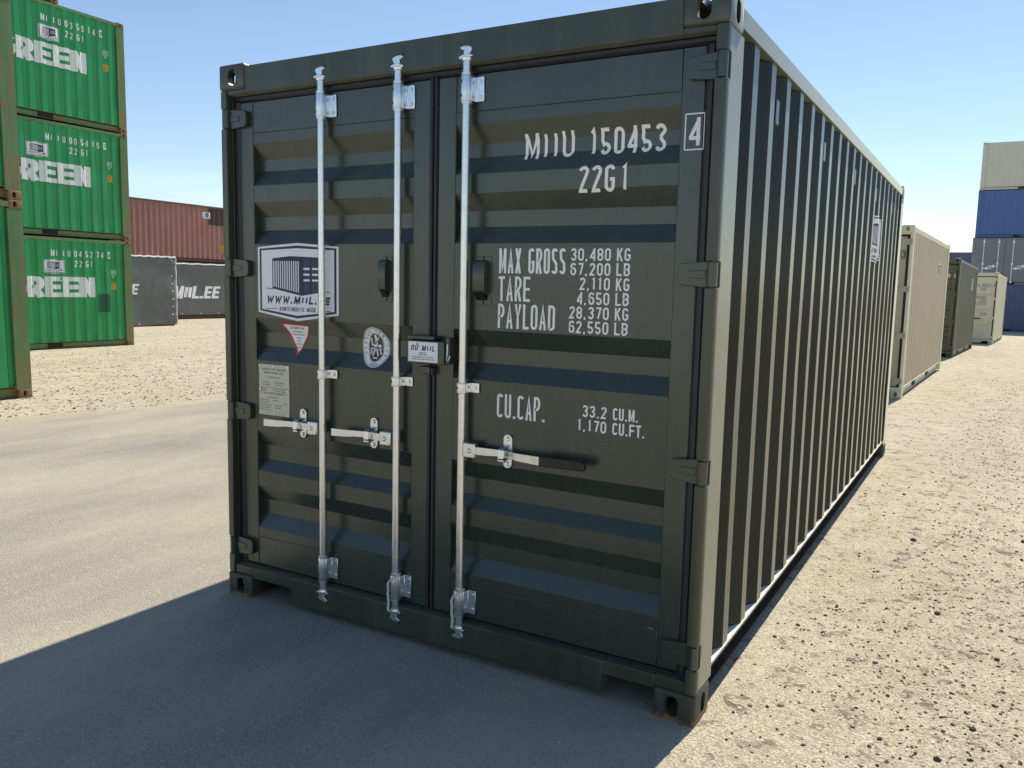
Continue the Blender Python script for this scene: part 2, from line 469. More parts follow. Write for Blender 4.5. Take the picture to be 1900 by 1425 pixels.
def glyph(ch, w, s):
    l, r, b, t = s / 2, w - s / 2, s / 2, 1 - s / 2
    m, q, c = (l + r) / 2, (r - l) / 2, 0.5
    ry = min(q * 1.05, 0.24)
    def st(lo, hi, k=None):
        k = min(ry, (hi - lo) / 2) if k is None else k
        return arc(m, hi - k, q, k, 0, 180) + arc(m, lo + k, q, k, 180, 360) + [(r, hi - k)]
    G = {
        'O': [st(b, t)], '0': [st(b, t)],
        '1': [[(m - 0.16 * w - 0.02, t - 0.10), (m + 0.05 * w, t), (m + 0.05 * w, b)]],
        'I': [[(m, b), (m, t)]],
        '2': [arc(m, t - ry, q, ry, 170, -20) + [(l, b), (r, b)]],
        '3': [arc(m, t - ry * 0.95, q, ry * 0.95, 165, -60) + [(m - 0.02, c + 0.03)], [(m - 0.02, c + 0.03)] + arc(m, b + ry * 1.1, q, ry * 1.1, 60, -165)],
        '4': [[(r - 0.10 * w, 0), (r - 0.10 * w, 1)], [(r - 0.06 * w, t), (l, 0.27 + s * .3), (l, 0.27)], [(l - s * .4, 0.27), (r + 0.08 * w, 0.27)]],
        '5': [[(r, t), (l + 0.02, t), (l, c + 0.06)] + arc(m, b + ry * 1.15, q, ry * 1.15, 120, -165)],
        '6': [arc(m, t - ry, q, ry, 20, 180) + arc(m, b + ry, q, ry, 180, 360) + arc(m, 0.58 - ry, q, ry, 0, 160)],
        '7': [[(l, t), (r, t), (m - 0.02, b)]],
        '8': [st(c, t, min(ry, (t - c) / 2)), st(b, c, min(ry, (c - b) / 2))],
        '9': [arc(m, b + ry, q, ry, 200, 360) + arc(m, t - ry, q, ry, 0, 180) + arc(m, 0.42 + ry, q, ry, 180, 340)],
        'A': [[(l, b - s / 2), (m, t), (r, b - s / 2)], [(l + 0.12 * w, 0.30), (r - 0.12 * w, 0.30)]],
        'B': [[(l, b), (l, t), (m, t)] + arc(m, t - 0.21, q, 0.21, 90, -90) + [(l, c + 0.02)], [(m, c + 0.02)] + arc(m, (c + 0.02 + b) / 2, q, (c + 0.02 - b) / 2, 90, -90) + [(l, b)]],
        'C': [arc(m, t - ry, q, ry, 10, 180) + arc(m, b + ry, q, ry, 180, 350)],
        'D': [[(l, b), (l, t), (m - 0.03, t)] + arc(m - 0.03, t - ry, q + 0.03, ry, 90, 0) + arc(m - 0.03, b + ry, q + 0.03, ry, 0, -90) + [(l, b)]],
        'E': [[(w, t), (l, t), (l, b), (w, b)], [(l, c), (w - 0.05 * w, c)]],
        'F': [[(w, t), (l, t), (l, 0)], [(l, c), (w - 0.08 * w, c)]],
        'G': [arc(m, t - ry, q, ry, 10, 180) + arc(m, b + ry, q, ry, 180, 360) + [(r, 0.46), (m, 0.46)]],
        'H': [[(l, 0), (l, 1)], [(r, 0), (r, 1)], [(l, c), (r, c)]],
        'J': [[(r, 1)] + arc(m, b + ry, q, ry, 0, -170)],
        'K': [[(l, 0), (l, 1)], [(r, 1), (l + s * .3, 0.44)], [(m - .03, 0.52), (r, 0)]],
        'L': [[(l, 1), (l, b), (w, b)]],
        'M': [[(l, 0), (l, 1)], [(r, 0), (r, 1)], [(l + s * .1, t + s * .2), (m, 0.16), (r - s * .1, t + s * .2)]],
        'N': [[(l, 0), (l, 1)], [(r, 0), (r, 1)], [(l + s * .1, 1 - s * .4), (r - s * .1, s * .4)]],
        'P': [[(l, 0), (l, t), (m, t)] + arc(m, t - 0.23, q, 0.23, 90, -90) + [(l, t - 0.46)]],
        'R': [[(l, 0), (l, t), (m, t)] + arc(m, t - 0.22, q, 0.22, 90, -90) + [(l, t - 0.44)], [(m - .02, t - 0.44), (r, 0)]],
        'S': [arc(m, t - ry, q, ry, 10, 180) + [(l + .02, c + .09), (r - .02, c - .09)] + arc(m, b + ry, q, ry, 0, -170)],
        'T': [[(0, t), (w, t)], [(m, t), (m, 0)]],
        'U': [[(l, 1)] + arc(m, b + ry, q, ry, 180, 360) + [(r, 1)]],
        'V': [[(l, 1), (m, b), (r, 1)]],
        'W': [[(l, 1), (l + 0.25 * (r - l), b), (m, 0.72), (l + 0.75 * (r - l), b), (r, 1)]],
        'X': [[(l, 0), (r, 1)], [(l, 1), (r, 0)]],
        'Y': [[(l, 1), (m, 0.45), (r, 1)], [(m, 0.45), (m, 0)]],
        'Z': [[(l, t), (r, t), (l, b), (r, b)]],
        '.': [[(m - s * .55, s * .5), (m + s * .55, s * .5)]],
        ',': [[(m - s * .1, s * 1.0), (m - s * .35, -s * 0.4)]],
        ':': [[(m - s * .5, s * .8), (m + s * .5, s * .8)], [(m - s * .5, .6), (m + s * .5, .6)]],
        '-': [[(l, c), (r, c)]],
    }
    if ch == 'Ü':
        return glyph('U', w, s) + [[(l, 1.17), (l + s, 1.17)], [(r - s, 1.17), (r, 1.17)]]
    return G.get(ch, [])

def ribbon(pts, s):
    p = [Vector(a) for a in pts]
    q = [p[0]]
    for a in p[1:]:
        if (a - q[-1]).length > 1e-5:
            q.append(a)
    p = q
    quads, L, R = [], [], []
    for i in range(len(p)):
        d0 = (p[i] - p[i - 1]).normalized() if i > 0 else None
        d1 = (p[i + 1] - p[i]).normalized() if i < len(p) - 1 else None
        d0 = d1 if d0 is None else d0
        d1 = d0 if d1 is None else d1
        n0, n1 = Vector((-d0.y, d0.x)), Vector((-d1.y, d1.x))
        bis = n0 + n1
        if bis.length < 1e-4:
            bis = n0
        bis.normalize()
        k = min(1.0 / max(0.25, bis.dot(n0)), 2.2)
        L.append(p[i] + bis * (s / 2 * k))
        R.append(p[i] - bis * (s / 2 * k))
    for i in range(len(p) - 1):
        quads.append([tuple(R[i]), tuple(R[i + 1]), tuple(L[i + 1]), tuple(L[i])])
    return quads

WIDE = {'M': 1.22, 'W': 1.45, 'I': 0.55, '1': 0.8, '.': 0.5, ',': 0.5, ' ': 0.7, 'T': 0.95, 'L': 0.9, ':': .5}

class Print:
    def __init__(s):
        s.p = []
    def poly(s, pts, m=0, layer=0):
        s.p.append(([tuple(a) for a in pts], m, layer))
    def rect(s, x0, z0, x1, z1, m=0, layer=0):
        s.poly([(x0, z0), (x1, z0), (x1, z1), (x0, z1)], m, layer)
    def line(s, a, b, wdt, m=0, layer=0):
        for q in ribbon([a, b], wdt):
            s.poly(q, m, layer)
    def ring(s, cx, cy, rx, ry, wdt, m=0, layer=0, n=32):
        for q in ribbon(arc(cx, cy, rx, ry, 0, 360, n), wdt):
            s.poly(q, m, layer)
    def oval(s, cx, cy, rx, ry, m=0, layer=0, n=28):
        s.poly([(cx + rx * math.cos(2 * math.pi * i / n), cy + ry * math.sin(2 * math.pi * i / n)) for i in range(n)], m, layer)
    def text(s, txt, x, z, h, width=None, cw=0.42, sw=0.12, gap=0.10, m=0, layer=0, slant=0.0, pitch=None, right=None, rot=None, sx=1.0):
        adv, total = [], 0
        for ch in txt:
            wd = cw * WIDE.get(ch, 1.0)
            adv.append((total, wd))
            total += wd + gap
        total -= gap
        k = 1.0 if not width else width / (total * h)
        x0 = x if right is None else right - total * h * k
        for i, ch in enumerate(txt):
            off, wd = adv[i]
            for j, stroke in enumerate(glyph(ch, wd * k if not pitch else wd, sw)):
                for q in ribbon(stroke, sw):
                    out = []
                    for (u, v) in q:
                        uu = (x0 + i * pitch if pitch else x0 + off * h * k) + (u * sx + slant * v) * h
                        vv = z + v * h
                        if rot:
                            du, dv = uu - x, vv - z
                            uu, vv = x + du * rot[0] - dv * rot[1], z + du * rot[1] + dv * rot[0]
                        out.append((uu, vv))
                    s.poly(out, m, layer + 0.12 * j)
    def build(s, name, mats, parent, fn, base=0.0012, eps=0.0006, ub=(), vb=()):
        bm = bmesh.new()
        lay = bm.verts.layers.float.new('lay')
        for pts, m, layer in s.p:
            vs = []
            for (u, v) in pts:
                a = bm.verts.new((u, v, 0))
                a[lay] = base + eps * layer
                vs.append(a)
            try:
                f = bm.faces.new(vs)
                f.material_index = m
            except ValueError:
                pass
        us = [v.co.x for v in bm.verts]
        vs_ = [v.co.y for v in bm.verts]
        for axis, br, lo, hi in ((0, ub, min(us), max(us)), (1, vb, min(vs_), max(vs_))):
            for q in br:
                if lo < q < hi:
                    co = (q, 0, 0) if axis == 0 else (0, q, 0)
                    no = (1, 0, 0) if axis == 0 else (0, 1, 0)
                    bmesh.ops.bisect_plane(bm, geom=bm.verts[:] + bm.edges[:] + bm.faces[:], dist=1e-6, plane_co=co, plane_no=no)
        for f in bm.faces:
            if f.normal.z < 0:
                f.normal_flip()
        offs = {}
        for f in bm.faces:                       # bisected verts inherit an interpolated layer value
            for v in f.verts:
                offs[v] = v[lay] if v[lay] > 0 else base
        for v in bm.verts:
            v.co = Vector(fn(v.co.x, v.co.y, offs.get(v, base)))
        me = bpy.data.meshes.new(name)
        bm.to_mesh(me)
        bm.free()
        for k in mats:
            me.materials.append(MATS[k])
        return link(name, me, parent)

def hexbadge(p, x0, x1, z0, z1, rise=0.05, small=False, o=0):
    """company badge: white six-sided shield, navy outline, box drawing and web address. z0/z1 are the side edges."""
    w = x1 - x0
    cx = (x0 + x1) / 2
    def hexa(i, m, layer):
        r = rise * w
        p.poly([(x0 + i, z0 + i * .6), (cx, z0 - r + i), (x1 - i, z0 + i * .6), (x1 - i, z1 - i * .6), (cx, z1 + r * .55 - i), (x0 + i, z1 - i * .6)], m, layer)
    hexa(0, 0, 0); hexa(w * .025, 1, 1); hexa(w * .05, 0, 2)
    h = z1 - z0
    u = lambda a: x0 + a * w
    v = lambda a: z0 + a * h
    # container drawing: long side and door end
    p.poly([(u(.19), v(.37)), (u(.56), v(.27)), (u(.56), v(.83)), (u(.42), v(.865)), (u(.19), v(.83))], 1, 3)
    p.poly([(u(.56), v(.27)), (u(.80), v(.33)), (u(.80), v(.84)), (u(.42), v(.865)), (u(.56), v(.83))], 1, 3.1)
    for i in range(12):
        a = .205 + i * .028
        p.poly([(u(a), v(.40 - i * .0075)), (u(a + .013), v(.40 - i * .0075)), (u(a + .013), v(.79)), (u(a), v(.79))], 0, 4)
    for a in (.605, .635, .70, .735):
        p.rect(u(a), v(.31), u(a + .005), v(.81), 2, 4)
    for a in (.585, .69):
        for z in (.49, .575, .66):
            p.rect(u(a), v(z), u(a + .075), v(z + .03), 0, 5)
    p.line((u(.10), v(.375)), (u(.20), v(.36)), w * .006, 1, 3)
    p.line((u(.80), v(.345)), (u(.90), v(.335)), w * .006, 1, 3)
    p.text('WWW.MIIL.EE', u(.11), v(.145), h * .115, width=w * .78, cw=.62, sw=.26, gap=.16, m=1, layer=3, slant=.22)
    p.text('KONTEINERITE MÜÜK', u(.28), v(.03), h * .062, width=w * .45, cw=.5, sw=.17, gap=.14, m=1, layer=3)
    p.line((u(.10), v(.06)), (u(.25), v(.06)), w * .006, 1, 3)
    p.line((u(.77), v(.06)), (u(.91), v(.05)), w * .006, 1, 3)

# ---------------------------------------------------------------- ground
def sstep(a, b, v):
    q = min(1.0, max(0.0, (v - a) / (b - a)))
    return q * q * (3 - 2 * q)

def softplus(v):
    return v if v > 40 else math.log1p(math.exp(v))

def zg(x, y):
    """the yard falls away very gently from the parked container"""
    r = min(math.hypot(x - 1.2, y - 3.0), 90.0)
    a = -0.0105 * softplus(r - 6.5) - 0.03 * sstep(-4, -8, x)
    b = -0.0125 * softplus(r - 12)
    w = sstep(-8, 0, x)
    return a * (1 - w) + b * w

def gnormal(x, y):
    e = 1.5
    return Vector((-(zg(x + e, y) - zg(x - e, y)) / (2 * e), -(zg(x, y + e) - zg(x, y - e)) / (2 * e), 1)).normalized()

def axis_points(lo, hi, dense_lo, dense_hi, step, grow=1.25):
    pts = []
    v = dense_lo
    while v <= dense_hi:
        pts.append(v); v += step
    d, v = step, dense_hi
    while v < hi:
        d *= grow; v += d; pts.append(v)
    d, v = step, dense_lo
    while v > lo:
        d *= grow; v -= d; pts.insert(0, v)
    return pts

def ground():
    xs = axis_points(-900, 900, -34, 14, 0.6)
    ys = axis_points(-900, 900, -8, 60, 0.6)
    vs = [(x, y, zg(x, y)) for y in ys for x in xs]
    n = len(xs)
    fs = [(j * n + i, j * n + i + 1, (j + 1) * n + i + 1, (j + 1) * n + i) for j in range(len(ys) - 1) for i in range(n - 1)]
    mb = MB().add(vs, fs)
    tag(mb.build('ground', 'sandy_gravel', smooth=80), kind='structure')
    # worn asphalt road that the container stands on, its edges frayed into the gravel
    r = random.Random(3)
    def wob(y, k):
        return 0.05 * math.sin(y * 2.1 + k) + 0.035 * math.sin(y * 5.3 + 2 * k) + 0.02 * math.sin(y * 13.7 + 3 * k) + r.uniform(-.012, .012)
    rows, M = [], 24
    y = -14.0
    while y < 6.6:
        rows.append(y); y += 0.09
    vs, fs = [], []
    for y in rows:
        xl = -6.78 + 0.25 * y + wob(y, 1.0)
        xr = 2.42 + .5 * wob(y, 2.5) - .16 * sstep(-.15, .25, y) - 1.6 * sstep(4.2, 6.4, y)
        for i in range(M + 1):
            x = xl + (xr - xl) * i / M
            yy = y + (0.25 * math.sin(x * 1.7) + 0.08 * math.sin(x * 6.1) if y > 6.45 else 0)
            vs.append((x, yy, zg(x, yy) + 0.005))
    for j in range(len(rows) - 1):
        for i in range(M):
            a = j * (M + 1) + i
            fs.append((a, a + 1, a + M + 2, a + M + 1))
    tag(MB().add(vs, fs).build('asphalt_road', 'dusty_asphalt', smooth=80), kind='structure')
ground()

# ---------------------------------------------------------------- container parts
def oval_pts(w, h, n=20):
    r = min(w, h) / 2
    pts = []
    for i in range(n):
        a = 2 * math.pi * i / n
        x, y = r * math.cos(a), r * math.sin(a)
        x += math.copysign(max(0, w / 2 - r), x) if abs(x) > 1e-6 else 0
        y += math.copysign(max(0, h / 2 - r), y) if abs(y) > 1e-6 else 0
        pts.append((x, y))
    return pts

def casting_base():
    """hollow corner casting, outer corner at the origin, body towards +x +y +z; holes in the end, side and foot faces"""
    def temp(mb, bevel=0, fix=True):
        return mb.build('temp', ['black'], None, bevel, smooth=0, seg=3, fix=fix)
    body = temp(MB().box(0, .162, 0, .178, 0, .118), 0.013)
    cut = MB().box(.026, .140, .028, .152, .026, .096)
    c1 = temp(cut)
    c2 = temp(MB().prism(oval_pts(.051, .079), lambda u, v, t: (.089 + u, t, .060 + v), -.02, .07))
    c3 = temp(MB().prism(oval_pts(.051, .079), lambda u, v, t: (t, .098 + u, .060 + v), -.02, .07))
    c4 = temp(MB().prism(oval_pts(.064, .120), lambda u, v, t: (.083 + u, .090 + v, t), -.02, .07))
    for c in (c1, c2, c3, c4):
        md = body.modifiers.new('b', 'BOOLEAN')
        md.object = c
        md.operation = 'DIFFERENCE'
        md.solver = 'EXACT'
    dg = bpy.context.evaluated_depsgraph_get()
    me = bpy.data.meshes.new_from_object(body.evaluated_get(dg))
    for o in (body, c1, c2, c3, c4):
        bpy.data.objects.remove(o, do_unlink=True)
    return me
CAST0 = casting_base()
CAST = {}

def casting(sx, sy, sz, mat):
    key = (sx, sy, sz, mat)
    if key not in CAST:
        me = CAST0.copy()
        me.name = 'corner_casting'
        me.transform(Matrix.Diagonal((sx, sy, sz, 1)))
        if sx * sy * sz < 0:
            me.flip_normals()
        me.materials.clear()
        me.materials.append(MATS[mat])
        finish(me, 30)
        CAST[key] = me
    return CAST[key]

def side_profile(L, out, inn, steep=False):
    if steep:
        pts, y = [(.206, inn), (.330, inn)], .364
        while y + .14 < L - .19:
            pts += [(y, out), (y + .104, out), (y + .138, inn)]
            if y + .278 + .14 < L - .19:
                pts += [(y + .244, inn)]
            y += .278
        return pts + [(L - .206, inn)]
    pts = [(.206, inn), (.312, inn)]
    y = .38
    while y + .14 < L - .19:
        pts += [(y, out), (y + .072, out), (y + .140, inn)]
        if y + .278 + .14 < L - .19:
            pts += [(y + .210, inn)]
        y += .278
    pts += [(L - .206, inn)]
    return pts

def interp(prof, y):
    if y <= prof[0][0]:
        return prof[0][1]
    for (a, p), (b, q) in zip(prof, prof[1:]):
        if y <= b:
            return p + (q - p) * (y - a) / (b - a)
    return prof[-1][1]

DO, DI = .052, .088         # door sheet: depth of the outer and inner flats
DOOR_PROF = [(.319, DO), (.365, DO), (.435, DI), (.503, DI), (.579, DO), (.652, DO), (.708, DI), (.781, DI), (.855, DO),
             (1.202, DO), (1.271, DI), (1.338, DI), (1.408, DO), (1.757, DO), (1.825, DI), (1.888, DI), (1.957, DO),
             (2.033, DO), (2.102, DI), (2.154, DI), (2.229, DO), (2.275, DO)]
DOOR_BREAKS = [z for z, _ in DOOR_PROF]

def door_fn(u, v, o):
    stile = u < .171 or 1.112 < u < 1.326 or u > 2.267
    return (u, (.050 if stile or v > 2.275 or v < .319 else interp(DOOR_PROF, v)) - o, v)

def side_fn(prof):
    return lambda u, v, o: (interp(prof, u) + o, u, v)

SIDE_OUT, SIDE_IN = W - .012, W - .048

def door_leaf(root, paintk, left, hi):
    """one door leaf: frame with corrugated sheet, hinges, locking rods, brackets, handles and cams as its pieces"""
    x0, x1 = (.088, 1.198) if left else (1.240, 2.350)
    p0, p1 = (.171, 1.112) if left else (1.326, 2.267)
    f = MB()
    f.box(x0, p0, .050, .098, .175, 2.420)
    f.box(p1, x1, .050, .098, .175, 2.420)
    f.box(p0 + .0005, p1 - .0005, .0505, .098, 2.276, 2.4195)
    f.box(p0 + .0005, p1 - .0005, .0505, .098, .1755, .318)
    door = f.build('door', paintk, root, .003 if hi else 0)
    s = MB().strip(DOOR_PROF, lambda p, t: (t, p[1], p[0]), p1, p0)
    s.build('door_sheet', paintk, door, smooth=25)
    # rubber seal round the leaf
    g = MB()
    gx = ((.050, .0875), (1.1985, 1.2185)) if left else ((2.3505, 2.388), (1.2195, 1.2395))
    for a, b in gx:
        g.prism([(a, .098), (a, .052), (a + (b - a) * .3, .042), (a + (b - a) * .7, .042), (b, .052), (b, .098)], lambda u, v, t: (u, v, t), .172, 2.422)
    ga, gb = (.050, 1.2185) if left else (1.2195, 2.388)
    g.prism([(.098, 2.4225), (.056, 2.4225), (.046, 2.432), (.046, 2.445), (.056, 2.4525), (.098, 2.4525)], lambda u, v, t: (t, u, v), ga, gb)
    g.prism([(.098, .162), (.056, .162), (.046, .166), (.046, .170), (.056, .1745), (.098, .1745)], lambda u, v, t: (t, u, v), ga, gb)
    g.build('door_seal', 'rubber', door, fix=True)
    # hinges
    sg = 1 if not left else -1
    X = (lambda x: x) if not left else (lambda x: W - x)
    for zc in (2.344, 1.645, .946, .258):
        h = MB()
        pl = [(2.290, zc - .026), (2.300, zc - .037), (2.385, zc - .045), (2.412, zc - .045), (2.412, zc + .045), (2.385, zc + .045), (2.300, zc + .036), (2.290, zc + .026)]
        h.prism([(X(a), b) for a, b in pl], lambda u, v, t: (u, t, v), .026, .0495)
        pl2 = [(2.330, zc - .012), (2.392, zc - .015), (2.392, zc + .015), (2.330, zc + .012)]
        h.prism([(X(a), b) for a, b in pl2], lambda u, v, t: (u, t, v), .0225, .0265)
        h.cyl((X(2.415), .0215, zc - .043), (X(2.415), .0215, zc + .043), .0185, n=20)
        h.cyl((X(2.415), .0215, zc - .050), (X(2.415), .0215, zc + .050), .008, n=10)
        h.build('hinge', paintk, door, .002 if hi else 0, fix=True)
    # locking rods
    rods = (.630, 1.057) if left else (1.396,)
    ry = .016
    for rx in rods:
        r = MB()
        r.cyl((rx, ry, .300), (rx, ry, 2.312), .0170, n=24)
        r.cyl((rx, ry, .192), (rx, ry, .300), .0172, n=24)
        r.cyl((rx, ry, 2.312), (rx, ry, 2.462), .0172, n=24)
        r.cyl((rx, ry, .150), (rx, ry, .192), .0172, n=24)
        for z in (.186, .3025, 2.298, 2.4075):
            r.cyl((rx, ry, z), (rx, ry, z + .011), .0225, n=24)
        r.build('locking_rod', 'zinc', door)
        if not hi:
            mid = (1.167,)
        for za, zb, two in ((2.309, 2.407, True), (.198, .302, True), (1.147, 1.190, False)):
            b = MB()
            n = 14
            R, T = .0232, .0195
            outer = [(rx + R * math.cos(a), ry + R * math.sin(a)) for a in [math.radians(150 + 210 * i / n) for i in range(n + 1)]]
            inner = [(rx + T * math.cos(a), ry + T * math.sin(a)) for a in [math.radians(150 + 210 * i / n) for i in range(n + 1)]]
            for i in range(n):
                b.prism([outer[i], outer[i + 1], inner[i + 1], inner[i]], lambda u, v, t: (u, v, t), za, zb)
            # flange bolted to the door
            b.prism([(rx + .0195, ry - .003), (rx + .0235, ry - .003), (rx + .0275, .0425), (rx + .064, .0425), (rx + .064, .0475), (rx + .0235, .0475)], lambda u, v, t: (u, v, t), za + .001, zb - .001)
            if two:
                b.prism([(rx - .034, .0435), (rx - .016, .0435), (rx - .016, .0475), (rx - .034, .0475)], lambda u, v, t: (u, v, t), za + .004, zb - .004)
            o = b.build('rod_bracket', 'zinc_bright', door, .0015 if hi else 0, fix=True)
            if hi:
                for z in ((za + .020, zb - .020) if two else ((za + zb) / 2,)):
                    MB().cyl((rx + .048, .0425, z), (rx + .048, .0365, z), .0075, .006, n=10).build('bolt', 'zinc', door, fix=True)
                for z in ((za + .022, zb - .022) if two else ((za + zb) / 2,)):
                    a = math.radians(232)
                    cx, cy = rx + .0232 * math.cos(a), ry + .0232 * math.sin(a)
                    dx, dy = math.cos(a), math.sin(a)
                    MB().cyl((cx - dx * .002, cy - dy * .002, z), (cx + dx * .0006, cy + dy * .0006, z), .0058, n=10).build('drain_hole', 'black', door, fix=True)
        # cams and their keepers on header and sill
        for zt, dz in ((2.466, 1), (.146, -1)):
            c = MB()
            def P(u, z, t):
                return (rx + u, t, zt + dz * z)
            c.cyl((rx, ry, zt - dz * .004), (rx, ry, zt + dz * .008), .0215, .0235, n=18)
            fl = -1 if rx > 1.2 else 1
            c.prism([(fl * a, b) for a, b in ((-.034, .010), (.030, .004), (.034, .013), (.012, .021), (-.012, .023), (-.030, .017))], P, ry - .014, ry + .012)
            c.prism([(fl * a, b) for a, b in ((-.014, .020), (.012, .020), (.010, .036), (.030, .046), (.026, .056), (-.004, .054), (-.024, .048), (-.026, .038))], P, ry - .010, ry + .010)
            c.build('locking_cam', 'zinc_bright', door, .002 if hi else 0, fix=True)
            c = MB()
            c.prism([(fl * a, b) for a, b in ((.006, .024), (.038, .028), (.042, .060), (.020, .066), (.004, .052))], P, ry - .004, .022)
            c.cyl((rx + fl * .024, ry - .012, zt + dz * .056), (rx + fl * .024, ry + .006, zt + dz * .056), .007, .005, n=10)
            c.build('cam_keeper', paintk, door, .002 if hi else 0, fix=True)
    # handles
    spec = ((.630, -1), (1.057, -1)) if left else ((1.396, 1),)
    for rx, d in spec:
        k = MB()
        ln = .349 if left else .383
        hub0, hub1 = rx + d * .020, rx + d * .078
        k.prism([(min(hub0, hub1), .884), (max(hub0, hub1), .884), (max(hub0, hub1), .945), (min(hub0, hub1), .945)], lambda u, v, t: (u, t, v), ry - .022, ry + .006)
        k.cyl((rx + d * .052, ry - .028, .914), (rx + d * .052, ry - .020, .914), .010, n=12)
        hub = k.build('handle_hub', 'zinc', door, .004 if hi else 0, fix=True)
        k = MB()
        path = [(.060, .914, ry - .006, .032), (.130, .916, ry - .006, .030), (.175, .916, ry + .004, .026), (.235, .914, ry + .002, .026), (.275, .913, ry - .012, .030), (ln, .913, ry - .024, .033)]
        for (a, z, y, hh), (b, z2, y2, h2) in zip(path, path[1:]):
            xa, xb = rx + d * a, rx + d * b
            vs = []
            for x, zz, yy, q in ((xa, z, y, hh), (xb, z2, y2, h2)):
                vs += [(x, yy - .005, zz - q / 2), (x, yy + .005, zz - q / 2), (x, yy + .005, zz + q / 2), (x, yy - .005, zz + q / 2)]
            k.add(vs, [(0, 1, 5, 4), (1, 2, 6, 5), (2, 3, 7, 6), (3, 0, 4, 7), (0, 3, 2, 1), (4, 5, 6, 7)])
        k.build('handle', 'zinc', door, fix=True)
        if not left:
            k = MB()
            q = rx + ln - .002
            k.prism([(q, .894), (q + .192, .898), (q + .198, .910), (q + .196, .928), (q + .186, .936), (q, .934)], lambda u, v, t: (u, t, v), ry - .036, ry - .012)
            k.build('handle_grip', 'grip_rubber', door, .004 if hi else 0, fix=True)
        # catch plate with clip
        cx = rx + d * (.148 if left else .206)
        k = MB()
        pl = [(cx + .020 * math.cos(math.radians(a)), .972 + .020 * math.sin(math.radians(a))) for a in range(0, 181, 20)]
        pl += [(cx + .020 * math.cos(math.radians(a)), .872 + .020 * math.sin(math.radians(a))) for a in range(180, 361, 20)]
        k.prism(pl, lambda u, v, t: (u, t, v), .042, .0505)
        k.build('catch_plate', 'zinc_bright', door, .0015 if hi else 0, fix=True)
        k = MB()
        k.prism([(.040, .950), (.000, .944), (-.012, .936), (-.014, .900), (-.008, .900), (-.004, .932), (.040, .938)], lambda u, v, t: (cx + t, u, v), -.013, .013)
        k.prism([(.042, .905), (.002, .893), (-.010, .896), (-.010, .888), (.004, .884), (.042, .893)], lambda u, v, t: (cx + t, u, v), -.016, .012)
        k.build('handle_clip', 'zinc_bright', door, .0015 if hi else 0, fix=True)
        for z in (.974, .870):
            MB().cyl((cx, .043, z), (cx, .034, z), .010, .008, n=12).build('bolt', 'zinc', door, fix=True)
    return door

